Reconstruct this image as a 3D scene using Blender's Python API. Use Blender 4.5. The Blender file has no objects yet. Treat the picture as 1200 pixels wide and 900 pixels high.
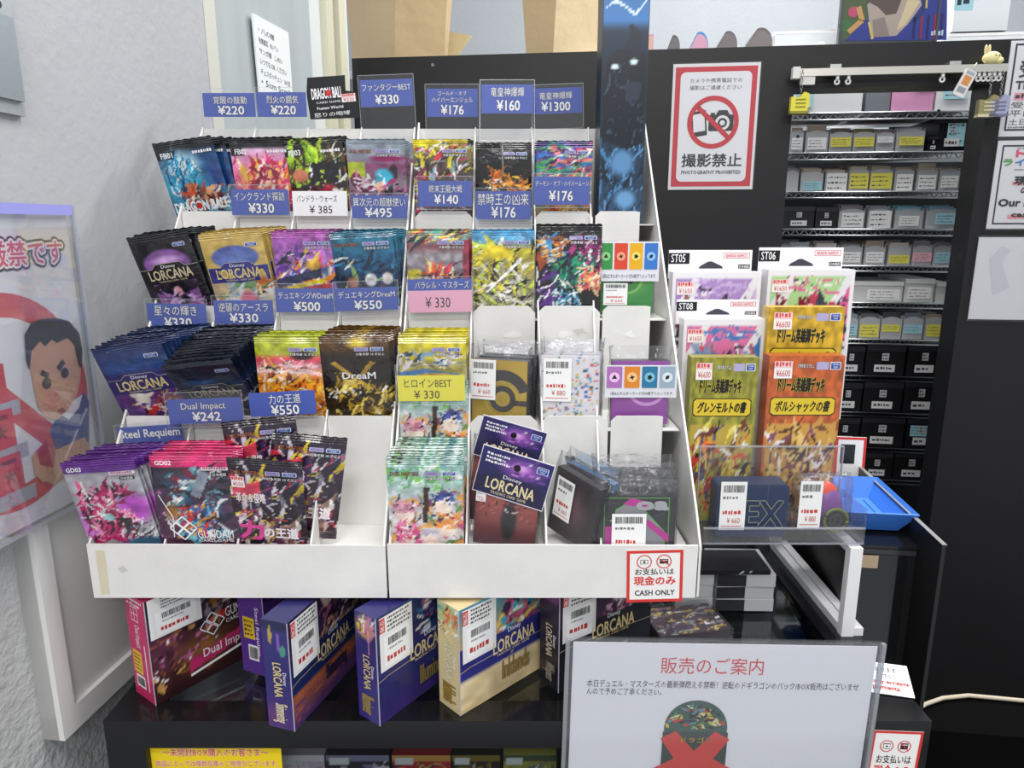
import bpy, math, random
import numpy as np
from mathutils import Matrix, Vector
C = bpy.context.scene.collection
SC = bpy.context.scene
# ---------------------------------------------------------------- camera, light, exposure
CAMZ = 1.5
PITCH = math.radians(12.5)
FPX = 832.0
cam = bpy.data.cameras.new('camera'); cam_o = bpy.data.objects.new('camera', cam); C.objects.link(cam_o)
cam.sensor_width = 36.0; cam.lens = FPX / 1200 * 36.0; cam.clip_start = 0.02
cam_o.location = (0, 0, CAMZ); cam_o.rotation_euler = (math.pi / 2 - PITCH, 0, 0)
SC.camera = cam_o
SC.view_settings.view_transform = 'Standard'; SC.view_settings.look = 'None'
SC.view_settings.exposure = 0.0; SC.view_settings.gamma = 1.0
SC.view_settings.use_curve_mapping = False
wd = bpy.data.worlds.new('world'); SC.world = wd; wd.use_nodes = True
wd.node_tree.nodes['Background'].inputs[0].default_value = (0.93, 0.96, 1.0, 1)
wd.node_tree.nodes['Background'].inputs[1].default_value = 0.66
def lamp(name, loc, size, power, aim=None, col=(1, 0.985, 0.96)):
    l = bpy.data.lights.new(name, 'AREA'); l.shape = 'RECTANGLE'; l.size, l.size_y = size; l.energy = power; l.color = col
    o = bpy.data.objects.new(name, l); C.objects.link(o); o.location = loc
    if aim: o.rotation_euler = (Vector(aim) - Vector(loc)).to_track_quat('-Z', 'Y').to_euler()
    return o
lamp('ceiling_lamp', (-0.5, -0.5, 2.75), (1.2, 0.3), 27)
lamp('ceiling_lamp', (0.6, 0.6, 2.8), (1.2, 0.3), 20)
lamp('ceiling_lamp', (0.2, -1.9, 2.75), (1.6, 0.4), 40)
lamp('ceiling_lamp', (0.9, 2.05, 2.9), (1.2, 0.25), 36)
lamp('ceiling_lamp', (0.1, 2.6, 2.9), (1.4, 0.25), 4)

# ---------------------------------------------------------------- view rays: a photo point on a real plane
cp, sp = math.cos(PITCH), math.sin(PITCH)
def ray(px, py):
    h = (px - 600) / FPX; v = -(py - 450) / FPX
    return Vector((h, cp + v * sp, -sp + v * cp))
CO = Vector((0, 0, CAMZ))
def Wy(px, py, y):
    d = ray(px, py); return CO + d * (y / d.y)
def Wz(px, py, z):
    d = ray(px, py); return CO + d * ((z - CAMZ) / d.z)
def Wpl(px, py, p0, n):
    d = ray(px, py); return CO + d * ((p0 - CO).dot(n) / d.dot(n))
class Fr:
    """a plane standing in the place: local x right, y into it, z up"""
    def __init__(s, origin, yaw=0, lean=0, roll=0):
        s.o = Vector(origin)
        s.rot = Matrix.Rotation(math.radians(yaw), 3, 'Z') @ Matrix.Rotation(math.radians(roll), 3, 'Y') @ Matrix.Rotation(math.radians(lean), 3, 'X')
        s.inv = s.rot.inverted(); s.n = s.rot @ Vector((0, 1, 0))
    def uv(s, px, py):
        q = s.inv @ (Wpl(px, py, s.o, s.n) - s.o); return (q.x, q.z)
    def uvs(s, pts): return [s.uv(*p) for p in pts]
    def box(s, x0, y0, x1, y1):
        a = s.uv(x0, y1); b = s.uv(x1, y0); return (a[0], a[1], b[0], b[1])
    def put(s, o):
        o.location = s.o; o.rotation_euler = s.rot.to_euler(); return o

# ---------------------------------------------------------------- colours and materials
def lin(c):
    c = np.asarray(c, float); return np.where(c <= 0.04045, c / 12.92, ((c + 0.055) / 1.055) ** 2.4)
def hx(h):
    if not isinstance(h, str): return np.asarray(h, float)
    return np.array([int(h[i:i + 2], 16) / 255 for i in (0, 2, 4)])
MATS = {}
def mat(name, rough=0.5, spec=0.5, bump=0, bscale=60, dirt=0, dscale=8, metal=0, coat=0, detail=4, stretch=None, bdist=0.002, col=None):
    m = bpy.data.materials.new(name); m.use_nodes = True; nt = m.node_tree; N = nt.nodes; L = nt.links
    b = N['Principled BSDF']
    b.inputs['Roughness'].default_value = rough; b.inputs['Metallic'].default_value = metal
    b.inputs['Specular IOR Level'].default_value = spec; b.inputs['Coat Weight'].default_value = coat
    b.inputs['Coat Roughness'].default_value = 0.08
    tc = N.new('ShaderNodeTexCoord')
    if col is None:
        at = N.new('ShaderNodeAttribute'); at.attribute_name = 'Col'; src = at.outputs['Color']
    else:
        rg = N.new('ShaderNodeRGB'); rg.outputs[0].default_value = (*lin(hx(col)), 1); src = rg.outputs[0]
    co = tc.outputs['Object']
    if stretch:
        mp = N.new('ShaderNodeMapping'); mp.inputs['Scale'].default_value = stretch; L.new(co, mp.inputs[0]); co = mp.outputs[0]
    if dirt:
        n = N.new('ShaderNodeTexNoise'); n.inputs['Scale'].default_value = dscale; n.inputs['Detail'].default_value = 6; L.new(co, n.inputs['Vector'])
        r = N.new('ShaderNodeMapRange'); r.inputs[1].default_value = 0.35; r.inputs[2].default_value = 0.7; r.inputs[3].default_value = 1 - dirt; r.inputs[4].default_value = 1
        L.new(n.outputs[0], r.inputs[0])
        mx = N.new('ShaderNodeMix'); mx.data_type = 'RGBA'; mx.blend_type = 'MULTIPLY'; mx.inputs[0].default_value = 1
        L.new(src, mx.inputs[6]); L.new(r.outputs[0], mx.inputs[7]); src = mx.outputs[2]
    L.new(src, b.inputs['Base Color'])
    if bump:
        oi = N.new('ShaderNodeObjectInfo'); ad = N.new('ShaderNodeVectorMath'); ad.operation = 'ADD'
        sc_ = N.new('ShaderNodeVectorMath'); sc_.operation = 'SCALE'; sc_.inputs[3].default_value = 1.0
        L.new(oi.outputs['Random'], sc_.inputs[0]); L.new(co, ad.inputs[0]); L.new(sc_.outputs[0], ad.inputs[1])
        n = N.new('ShaderNodeTexNoise'); n.inputs['Scale'].default_value = bscale; n.inputs['Detail'].default_value = detail; L.new(ad.outputs[0], n.inputs['Vector'])
        bp = N.new('ShaderNodeBump'); bp.inputs['Strength'].default_value = bump; bp.inputs['Distance'].default_value = bdist
        L.new(n.outputs[0], bp.inputs['Height']); L.new(bp.outputs[0], b.inputs['Normal'])
    MATS[name] = m; return m
mat('paper', 0.65, 0.3)
mat('gloss', 0.28, 0.5)
mat('laminate', 0.4, 0.4)
mat('foil', 0.24, 0.6, bump=0.8, bscale=55, coat=0.5, detail=3, bdist=0.004)
mat('cardboard', 0.7, 0.25, bump=0.25, bscale=55, dirt=0.10, dscale=14)
mat('plaster', 0.42, 0.4, bump=0.22, bscale=85, dirt=0.05, dscale=5, bdist=0.004)
mat('rough_plaster', 0.6, 0.3, bump=0.7, bscale=110, dirt=0.10, dscale=12, bdist=0.005)
mat('streaky', 0.6, 0.3, bump=0.2, bscale=30, dirt=0.10, dscale=6, stretch=(3, 3, 0.35))
mat('black_panel', 0.42, 0.4, bump=0.05, bscale=40, dirt=0.25, dscale=5)
mat('black_gloss', 0.16, 0.5, dirt=0.2, dscale=6)
mat('kraft', 0.8, 0.2, bump=0.3, bscale=12, dirt=0.10, dscale=4, bdist=0.02)
mat('plastic', 0.4, 0.5)
mat('metal', 0.3, 0.5, metal=0.9)
mat('brushed', 0.42, 0.5, metal=0.75, bump=0.05, bscale=200)
mat('skin', 0.6, 0.3)
mat('matte_black', 0.9, 0.05)
def clear_mat(name, tint=(1, 1, 1), fac=0.06, rough=0.06, bump=0, bscale=40, haze=0.0):
    m = bpy.data.materials.new(name); m.use_nodes = True; nt = m.node_tree; N = nt.nodes; L = nt.links
    N.remove(N['Principled BSDF']); out = N['Material Output']
    t = N.new('ShaderNodeBsdfTransparent'); t.inputs[0].default_value = (*tint, 1)
    g = N.new('ShaderNodeBsdfGlossy'); g.inputs['Roughness'].default_value = rough
    lw = N.new('ShaderNodeLayerWeight'); lw.inputs[0].default_value = 0.25
    ma = N.new('ShaderNodeMath'); ma.operation = 'MULTIPLY_ADD'; ma.inputs[1].default_value = 0.4; ma.inputs[2].default_value = fac; ma.use_clamp = True
    L.new(lw.outputs['Fresnel'], ma.inputs[0])
    mx = N.new('ShaderNodeMixShader'); L.new(ma.outputs[0], mx.inputs[0])
    base = t.outputs[0]
    if haze:
        d = N.new('ShaderNodeBsdfDiffuse'); d.inputs[0].default_value = (0.85, 0.87, 0.9, 1)
        m2 = N.new('ShaderNodeMixShader'); m2.inputs[0].default_value = haze; L.new(base, m2.inputs[1]); L.new(d.outputs[0], m2.inputs[2]); base = m2.outputs[0]
    L.new(base, mx.inputs[1]); L.new(g.outputs[0], mx.inputs[2]); L.new(mx.outputs[0], out.inputs[0])
    if bump:
        tc = N.new('ShaderNodeTexCoord'); n = N.new('ShaderNodeTexNoise'); n.inputs['Scale'].default_value = bscale; n.inputs['Detail'].default_value = 3
        bp = N.new('ShaderNodeBump'); bp.inputs['Strength'].default_value = bump; bp.inputs['Distance'].default_value = 0.004
        L.new(tc.outputs['Object'], n.inputs['Vector']); L.new(n.outputs[0], bp.inputs['Height']); L.new(bp.outputs[0], g.inputs['Normal']); L.new(bp.outputs[0], lw.inputs['Normal'])
    MATS[name] = m
clear_mat('clear', (0.99, 0.992, 0.996), 0.01, 0.05, haze=0.02)
clear_mat('acrylic', (0.975, 0.98, 0.99), 0.015, 0.05, haze=0.03)
clear_mat('acrylic_edge', (0.72, 0.76, 0.84), 0.1, 0.2, haze=0.25)
clear_mat('cellophane', (0.97, 0.97, 0.98), 0.02, 0.12, bump=1.0, bscale=55, haze=0.03)
clear_mat('glass', (0.8, 0.83, 0.84), 0.03, 0.03)
clear_mat('bin_plastic', (0.96, 0.965, 0.97), 0.03, 0.25, haze=0.5)

# ---------------------------------------------------------------- text outlines
_TX = {}
def text_geo(s, bold):
    k = (s, bold)
    if k not in _TX:
        c = bpy.data.curves.new('t', 'FONT'); c.body = s; c.size = 1; c.resolution_u = 1 if len(s) > 14 else 2; c.offset = bold
        c.space_line = 1.0; c.align_x = 'CENTER' if '\n' in s else 'LEFT'
        o = bpy.data.objects.new('t', c); C.objects.link(o)
        dg = bpy.context.evaluated_depsgraph_get()
        me = bpy.data.meshes.new_from_object(o.evaluated_get(dg))
        v = np.empty(len(me.vertices) * 3); me.vertices.foreach_get('co', v); v = v.reshape(-1, 3)[:, :2]
        f = [tuple(p.vertices) for p in me.polygons]
        bpy.data.objects.remove(o); bpy.data.curves.remove(c); bpy.data.meshes.remove(me)
        _TX[k] = (v, f)
    return _TX[k]

# ---------------------------------------------------------------- mesh builder
class MB:
    def __init__(s, m='paper', eps=0.00015):
        s.v = []; s.f = []; s.c = []; s.mi = []; s.m = [m]; s.cur = 0; s.T = None; s.eps = eps; s.n = 0; s.surf = None; s.smooth = []; s.sm = False
    def use(s, m):
        if m not in s.m: s.m.append(m)
        s.cur = s.m.index(m); return s
    def raw(s, V, F, col):
        V = np.asarray(V, float).reshape(-1, 3)
        if s.T is not None:
            A = np.array(s.T); V = V @ A[:3, :3].T + A[:3, 3]
        col = np.asarray(col if not isinstance(col, str) else hx(col), float)
        if col.ndim == 1: col = np.repeat(col[None], len(V), 0)
        s.v.append(V); s.c.append(col); b = s.n; s.n += len(V)
        for f in F: s.f.append(tuple(i + b for i in f))
        s.mi += [s.cur] * len(F); s.smooth += [s.sm] * len(F)
    def flat(s, P, col, layer=1):
        y = -s.eps * layer
        V = [(p[0], y, p[1]) for p in P]
        if s.surf: V = [(a, s.surf(a, c) + y, c) for a, _, c in V]
        A = sum(P[i][0] * P[(i + 1) % len(P)][1] - P[(i + 1) % len(P)][0] * P[i][1] for i in range(len(P)))
        idx = tuple(range(len(P)));
        s.raw(V, [idx if A > 0 else idx[::-1]], col)
    def rect(s, x0, z0, x1, z1, col, layer=1): s.flat([(x0, z0), (x1, z0), (x1, z1), (x0, z1)], col, layer)
    def rrect(s, x0, z0, x1, z1, r, col, layer=1, n=5):
        s.flat(rr_pts(x0, z0, x1, z1, r, n), col, layer)
    def disc(s, x, z, r, col, layer=1, rz=None, n=28):
        rz = rz or r; s.flat([(x + r * math.cos(2 * math.pi * i / n), z + rz * math.sin(2 * math.pi * i / n)) for i in range(n)], col, layer)
    def ring(s, x, z, r0, r1, col, layer=1, n=40, k=1.0, a0=0, a1=360):
        y = -s.eps * layer; V = []; F = []
        for i in range(n + 1):
            a = math.radians(a0 + (a1 - a0) * i / n); ca, sa = math.cos(a), math.sin(a)
            V += [(x + r0 * ca, y, z + r0 * sa * k), (x + r1 * ca, y, z + r1 * sa * k)]
        for i in range(n): F.append((2 * i, 2 * i + 1, 2 * i + 3, 2 * i + 2))
        s.raw(V, F, col)
    def frame2(s, x0, z0, x1, z1, t, col, layer=1):
        s.rect(x0, z0, x1, z0 + t, col, layer); s.rect(x0, z1 - t, x1, z1, col, layer)
        s.rect(x0, z0 + t, x0 + t, z1 - t, col, layer); s.rect(x1 - t, z0 + t, x1, z1 - t, col, layer)
    def line(s, pts, w, col, layer=1):
        for (a, b), (c, d) in zip(pts, pts[1:]):
            dx, dz = c - a, d - b; l = math.hypot(dx, dz) or 1; ox, oz = -dz / l * w / 2, dx / l * w / 2
            s.flat([(a - ox, b - oz), (c - ox, d - oz), (c + ox, d + oz), (a + ox, b + oz)], col, layer)
    def text(s, t, box, col, layer=2, out=None, bold=0.012, ob=0.045, rot=0, keep=False, shear=0):
        x0, z0, x1, z1 = box
        v0, _ = text_geo(t, 0)
        if len(v0) == 0: return
        lo = v0.min(0); sz = np.maximum(v0.max(0) - lo, 1e-6)
        bw, bh = (x1 - x0), (z1 - z0)
        if rot: bw, bh = bh, bw
        sx, sz_ = bw / sz[0], bh / sz[1]
        offx = offz = 0
        if keep:
            k = min(sx, sz_); offx = (bw - k * sz[0]) / 2; offz = (bh - k * sz[1]) / 2; sx = sz_ = k
        def put(bd, c, ly):
            v, f = text_geo(t, 0)
            base = (v - lo) * (sx, sz_) + (offx, offz)
            k = min(sx, sz_); k = k if keep or min(sx, sz_) > .5 * max(sx, sz_) else (sx * sz_) ** .5
            n = 0 if bd < .013 else (4 if bd < .04 else 8 if bd < .1 else 20)
            for i in range(max(1, n)):
                q = base.copy()
                if n: q += (bd * k * math.cos(2 * math.pi * (i + .5) / n), bd * k * math.sin(2 * math.pi * (i + .5) / n))
                if shear: q[:, 0] += q[:, 1] * shear
                if rot == -90: q = np.stack([q[:, 1] + x0, z1 - q[:, 0]], 1)
                elif rot == 90: q = np.stack([x1 - q[:, 1], q[:, 0] + z0], 1)
                else: q = q + (x0, z0)
                V = np.stack([q[:, 0], np.full(len(q), -s.eps * (ly + .02 * i)), q[:, 1]], 1)
                if s.surf: V[:, 1] += np.array([s.surf(e, g) for e, g in q])
                s.raw(V, f, c)
        if out is not None: put(ob, out, layer); put(bold, col, layer + 1)
        else: put(bold, col, layer)
    def scribble(s, x0, z0, x1, z1, rows, col, seed=0, layer=2, fill=0.55):
        """rows of small illegible print"""
        R = random.Random(seed); h = max((z1 - z0) / rows, 1e-4)
        for i in range(rows):
            x = x0; zb = z1 - (i + 1) * h + h * 0.2; end = x1 - (x1 - x0) * R.uniform(0, 0.25)
            while x < end:
                w = h * R.uniform(0.25, 0.7)
                s.rect(x, zb + h * R.uniform(0, .15), min(x + w, end), zb + h * fill + h * R.uniform(-.1, .1), col, layer); x += w + h * R.uniform(0.12, 0.3)
    def barcode(s, x0, z0, x1, z1, col, seed=0, layer=2):
        R = random.Random(seed); x = x0
        while x < x1:
            w = R.choice([1, 1, 2, 3]) * (x1 - x0) / 90; s.rect(x, z0, min(x + w, x1), z1, col, layer); x += w + R.choice([1, 1, 2]) * (x1 - x0) / 90
    def box(s, x0, x1, y0, y1, z0, z1, col, taper=None):
        V = [(x, y, z) for z in (z0, z1) for y in (y0, y1) for x in (x0, x1)]
        if taper is not None:
            V = [((x - (x0 + x1) / 2) * (taper if z == z0 else 1) + (x0 + x1) / 2, (y - (y0 + y1) / 2) * (taper if z == z0 else 1) + (y0 + y1) / 2, z) for x, y, z in V]
        s.raw(V, [(0, 2, 3, 1), (4, 5, 7, 6), (0, 1, 5, 4), (2, 6, 7, 3), (0, 4, 6, 2), (1, 3, 7, 5)], col)
    def slab(s, P, y0, y1, col):
        """outline in XZ with thickness from y0 to y1"""
        n = len(P); A = sum(P[i][0] * P[(i + 1) % n][1] - P[(i + 1) % n][0] * P[i][1] for i in range(n))
        if A < 0: P = P[::-1]
        V = [(p[0], y0, p[1]) for p in P] + [(p[0], y1, p[1]) for p in P]
        F = [tuple(range(n)), tuple(range(2 * n - 1, n - 1, -1))] + [(i, i + n, (i + 1) % n + n, (i + 1) % n) for i in range(n)]
        s.raw(V, F, col)
    def tube(s, pts, r, col, n=8, taper=None):
        pts = [Vector(p) for p in pts]; V = []; F = []; m = len(pts); up = None
        for i, p in enumerate(pts):
            t = (pts[min(i + 1, m - 1)] - pts[max(i - 1, 0)]).normalized()
            if up is None or abs(t.dot(up)) > 0.95: up = Vector((0, 0, 1)) if abs(t.z) < 0.9 else Vector((1, 0, 0))
            a = t.cross(up).normalized(); b = a.cross(t); rr = r if taper is None else taper[i]
            for k in range(n):
                q = 2 * math.pi * k / n; V.append(p + a * (rr * math.cos(q)) + b * (rr * math.sin(q)))
        for i in range(m - 1):
            for k in range(n): F.append((i * n + k, i * n + (k + 1) % n, (i + 1) * n + (k + 1) % n, (i + 1) * n + k))
        F += [tuple(range(n))[::-1], tuple(range((m - 1) * n, m * n))]
        old = s.sm; s.sm = True; s.raw([tuple(v) for v in V], F, col); s.sm = old
    def ball(s, c, r, col, n=12, m=8):
        r = r if hasattr(r, '__len__') else (r, r, r); V = []; F = []
        for i in range(m + 1):
            th = math.pi * i / m
            for k in range(n):
                ph = 2 * math.pi * k / n; V.append((c[0] + r[0] * math.sin(th) * math.cos(ph), c[1] + r[1] * math.sin(th) * math.sin(ph), c[2] + r[2] * math.cos(th)))
        for i in range(m):
            for k in range(n): F.append((i * n + k, (i + 1) * n + k, (i + 1) * n + (k + 1) % n, i * n + (k + 1) % n))
        old = s.sm; s.sm = True; s.raw(V, F, col); s.sm = old
    def grid(s, box, nx, ny, ops, layer=1):
        """a printed picture: a fine grid over a rectangle, one ink colour per vertex"""
        x0, z0, x1, z1 = box
        U, Vv = np.meshgrid(np.linspace(0, 1, nx), np.linspace(0, 1, ny)); col = art(U, Vv, ops)
        X = x0 + (x1 - x0) * U; Z = z0 + (z1 - z0) * Vv
        P = np.stack([X.ravel(), np.full(nx * ny, -s.eps * layer), Z.ravel()], 1)
        F = [(j * nx + i, j * nx + i + 1, (j + 1) * nx + i + 1, (j + 1) * nx + i) for j in range(ny - 1) for i in range(nx - 1)]
        s.raw(P, F, col.reshape(-1, 3))
    def build(s, name, parent=None):
        me = bpy.data.meshes.new(name)
        V = np.concatenate(s.v) if s.v else np.zeros((0, 3))
        me.from_pydata(V.tolist(), [], s.f)
        col = np.ones((len(V), 4)); col[:, :3] = lin(np.clip(np.concatenate(s.c), 0, 1))
        at = me.color_attributes.new('Col', 'FLOAT_COLOR', 'POINT'); at.data.foreach_set('color', col.ravel())
        for m in s.m: me.materials.append(MATS[m])
        me.polygons.foreach_set('material_index', s.mi); me.polygons.foreach_set('use_smooth', s.smooth)
        me.update()
        o = bpy.data.objects.new(name, me); C.objects.link(o)
        if parent is not None: o.parent = parent
        return o
def rr_pts(x0, z0, x1, z1, r, n=5):
    P = []
    for cx, cz, a in ((x1 - r, z1 - r, 0), (x0 + r, z1 - r, 90), (x0 + r, z0 + r, 180), (x1 - r, z0 + r, 270)):
        for i in range(n + 1):
            q = math.radians(a + 90 * i / n); P.append((cx + r * math.cos(q), cz + r * math.sin(q)))
    return P
def T_(x=0, y=0, z=0, rz=0, rx=0, ry=0):
    return Matrix.Translation((x, y, z)) @ Matrix.Rotation(math.radians(rz), 4, 'Z') @ Matrix.Rotation(math.radians(ry), 4, 'Y') @ Matrix.Rotation(math.radians(rx), 4, 'X')
def side_T(T):   # print frame of the face x=0 (normal -x) of a box 0..T deep
    return Matrix(((0, 1, 0, 0), (-1, 0, 0, T), (0, 0, 1, 0), (0, 0, 0, 1)))

# ---------------------------------------------------------------- printed pictures
def art(U, V, ops):
    col = np.zeros(U.shape + (3,)) + 0.5
    def mixc(a, c):
        a = np.clip(a, 0, 1)[..., None]; col[:] = col * (1 - a) + hx(c) * a
    for op in ops:
        k = op[0]
        if k == 'f': col[:] = hx(op[1])
        elif k == 'g':                       # vertical blend over stops [(v, colour)]
            st = op[1]; vs = [q[0] for q in st]; cs = np.array([hx(q[1]) for q in st])
            for i in range(3): col[..., i] = np.interp(V, vs, cs[:, i])
        elif k == 'r':
            _, u0, v0, u1, v1, c = op; mixc(((U >= u0) & (U <= u1) & (V >= v0) & (V <= v1)).astype(float), c)
        elif k == 'b':                       # soft blob
            _, u, v, ru, rv, c = op[:6]; so = op[6] if len(op) > 6 else 0.6
            d = np.hypot((U - u) / ru, (V - v) / rv); mixc((1 - d) / so, c)
        elif k == 's':                       # tapered strokes
            _, n, seed, (u0, v0, u1, v1), pal, ln, wd, ang, spr = op[:9]; asp = op[9] if len(op) > 9 else 1.5; R = random.Random(seed)
            for _i in range(n * 3):
                if _i == n: ln, wd, pal = ln * .6, wd * .42, list(pal) + (['14121a', 'f0eeea', pal[0]] if asp < 2 else [])
                u, v = R.uniform(u0, u1), R.uniform(v0, v1); a = math.radians(ang + R.uniform(-spr, spr)); l = ln * R.uniform(.5, 1.3); w = wd * R.uniform(.5, 1.4)
                du, dv = U - u, (V - v) * asp; p = du * math.cos(a) + dv * math.sin(a); q = -du * math.sin(a) + dv * math.cos(a) + R.uniform(-1, 1) * p * p / max(l, .01) * 0.6
                ww = w * np.clip(1 - np.abs(p) / l, 0, 1); mixc((np.abs(q) < ww) * 0.92, R.choice(pal))
        elif k == 'c':                       # hard dots
            _, n, seed, (u0, v0, u1, v1), pal, r0, r1 = op; R = random.Random(seed)
            for _i in range(n):
                u, v = R.uniform(u0, u1), R.uniform(v0, v1); r = R.uniform(r0, r1); e = R.uniform(.6, 1.5)
                mixc((np.hypot((U - u) / e, (V - v) * 1.5 * e) < r) * 0.9, R.choice(pal))
        elif k == 'p':                       # polygon
            _, P, c = op; ins = np.zeros(U.shape, bool); n = len(P)
            for i in range(n):
                (x1, y1), (x2, y2) = P[i], P[(i + 1) % n]
                if y1 == y2: continue
                cr = ((V >= min(y1, y2)) & (V < max(y1, y2))); xs = x1 + (V - y1) * (x2 - x1) / (y2 - y1); ins ^= cr & (U < xs)
            mixc(ins.astype(float), c)
        elif k == 'n':                       # mottled ink
            _, amt, sc, seed = op; R = np.random.RandomState(seed); ny, nx = U.shape
            g = R.rand(int(sc * 1.5) + 2, int(sc) + 2); gy = V * (g.shape[0] - 1.001); gx = U * (g.shape[1] - 1.001)
            i, j = gy.astype(int), gx.astype(int); fy, fx = gy - i, gx - j
            val = (g[i, j] * (1 - fx) + g[i, j + 1] * fx) * (1 - fy) + (g[i + 1, j] * (1 - fx) + g[i + 1, j + 1] * fx) * fy
            col[:] = np.clip(col * (1 + amt * (val - .5) * 2)[..., None], 0, 1)
    return col

# ---------------------------------------------------------------- things
def thing(name, label, cat, loc=(0, 0, 0), rot=(0, 0, 0), group=None):
    o = bpy.data.objects.new(name, None); C.objects.link(o); o.empty_display_size = 0.02
    o.location = loc; o.rotation_euler = rot; return tag(o, label, cat, group)
def tag(o, label, cat, group=None):
    o['label'] = label; o['category'] = cat
    if group: o['group'] = group
    return o
def struct(o): o['kind'] = 'structure'; return o
def dup(root, label, group=None):
    r = root.copy(); C.objects.link(r); r['label'] = label
    if group: r['group'] = group
    for ch in root.children:
        c = ch.copy(); C.objects.link(c); c.parent = r
        for g in ch.children:
            d = g.copy(); C.objects.link(d); d.parent = c
    return r
ORD = ['frontmost', 'second', 'third', 'fourth', 'fifth', 'sixth', 'seventh', 'eighth', 'ninth', 'tenth', 'eleventh', 'twelfth', 'thirteenth', 'fourteenth',
       'fifteenth', 'sixteenth', 'seventeenth', 'eighteenth', 'nineteenth', 'twentieth', 'twenty-first', 'twenty-second', 'twenty-third', 'twenty-fourth']

# ================================================================ THE ROOM
BW = Fr((0.486, 1.79, CAMZ), yaw=-7)           # dark partition behind the counter
LW = Fr((-0.46, 1.01, CAMZ), yaw=83)           # plaster wall on the left
FAR = Fr((0.5, 3.1, CAMZ), yaw=-7)
def wbox(fr, name, x0, x1, y0, y1, z0, z1, col, m):
    b = MB(m); b.box(x0, x1, y0, y1, z0, z1, hx(col)); o = struct(b.build(name)); return fr.put(o)
b = MB('laminate'); b.box(-1.5, 2.6, -0.6, 3.4, -0.03, 0, hx('2a2928')); struct(b.build('floor'))
topz = BW.uv(700, 60)[1]
xl = BW.uv(412, 68)[0]; xo = BW.uv(930, 110)[0]; xr = BW.uv(1153, 148)[0]; zo = BW.uv(1010, 102)[1]
b = MB('black_panel'); K = hx('18171a')
b.box(xl, xo, 0, 0.08, -CAMZ, topz, K); b.box(xo, xr, 0, 0.08, zo, topz, K); b.box(xr, xr + 0.9, 0, 0.08, -CAMZ, topz, K)
for (px, py) in ((498, 75), (507, 76), (1112, 60), (1100, 130), (1125, 300), (935, 160)):
    u, w = BW.uv(px, py); b.disc(u, w, 0.004, hx('8a8a8a') if px == 507 else hx('101010'), 2, n=10)
x7 = BW.uv(752, 60)[0]; b.rect(x7 - .001, -1.2, x7 + .001, topz, hx('0e0e10'), 1)
BW.put(struct(b.build('wall_back')))
wbox(FAR, 'wall_rear', -2.2, 2.2, 0, 0.05, -CAMZ, 1.3, 'a9afb5', 'plaster')
lx = lambda px, py=60: LW.uv(px, py)[0]
g0, g1, g2 = lx(243), lx(256), lx(365)
b = MB('plaster'); b.box(-1.4, g0 - .002, 0, 0.06, -CAMZ, 1.3, hx('b6b8bc')); LW.put(struct(b.build('wall_left')))
b = MB('plastic'); b.box(g0 - .002, g0, 0.004, 0.06, -CAMZ, 1.3, hx('55585a')); b.box(g0, g1, 0.0, 0.06, -CAMZ, 1.3, hx('cfcfc6')); LW.put(struct(b.build('trim_1')))
b = MB('streaky'); b.box(g1, g2, 0.001, 0.06, -CAMZ, 1.3, hx('b0b8ba')); LW.put(struct(b.build('wall_corner')))
posts = [(365, 378, .000, 'd8dcdc'), (378, 386, -.012, 'cfcdb4'), (386, 392, .012, '9a9c94'), (392, 400, -.014, 'd4d2bb')]
for i, (a, c, dy, col) in enumerate(posts):
    wbox(LW, 'trim_%d' % (i + 2), lx(a), lx(c), dy, 0.06, -CAMZ, 1.3, col, 'plastic')
b = MB('plastic'); e = Wpl(406, 40, BW.o, BW.n); b.tube([(e.x - .006, e.y - .02, 0), (e.x - .006, e.y - .02, 2.7)], 0.013, hx('d3dee6'), 12); struct(b.build('trim_6'))
# coarse plaster at the foot of the left wall and the white boarding above it
b = MB('rough_plaster'); b.box(-1.4, lx(150, 800), -0.012, 0.0, -CAMZ, LW.uv(70, 560)[1], hx('c4c6c6')); LW.put(struct(b.build('trim_7')))
BD = Fr(LW.o + LW.rot @ Vector((0, -0.03, 0)), yaw=83)
p1, p2, p3, p4 = BD.uv(70, 868), BD.uv(150, 792), BD.uv(30, 640), BD.uv(150, 560)
b = MB('plastic'); zb, zt = (p1[1] + p2[1]) / 2, BD.uv(60, 590)[1]
b.box(p1[0], p2[0] + .5, 0, 0.029, zb, zt, hx('dddcda')); b.box(p1[0], p2[0] + .5, -0.006, 0.029, zb, zb + 0.028, hx('e6e5e3'))
b.box(p1[0], p1[0] + .02, -0.006, 0.029, zb + .028, zt, hx('e6e5e3'))
BD.put(struct(b.build('baseboard_left')))

# ================================================================ GLASS COUNTER
CZ = CAMZ - 0.492                              # height of the counter top
CX0, CX1, CY0, CY1 = -0.417, 0.428, 0.632, 1.12
ct = thing('glass_showcase', 'black framed glass counter showcase under the white card racks', 'showcase', ((CX0 + CX1) / 2, CY0, 0))
ox, oy = (CX0 + CX1) / 2, CY0
G = hx('17171a')
def cpart(name, m, boxes, col=G):
    b = MB(m)
    for (x0, x1, y0, y1, z0, z1) in boxes: b.box(x0 - ox, x1 - ox, y0 - oy, y1 - oy, z0, z1, col)
    return b.build(name, ct)
cpart('top_frame', 'black_gloss', [(CX0, CX1, CY0, CY0 + .032, CZ - .032, CZ), (CX0, CX1, CY1 - .03, CY1, CZ - .03, CZ), (CX0, CX0 + .03, CY0 + .032, CY1 - .03, CZ - .03, CZ), (CX1 - .045, CX1, CY0 + .032, CY1 - .03, CZ - .03, CZ)])
for x in (CX0, CX1 - .04):
    for y in (CY0, CY1 - .03): cpart('corner_post', 'black_panel', [(x, x + .04, y, y + .03, 0.0, CZ - .032)])
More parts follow.
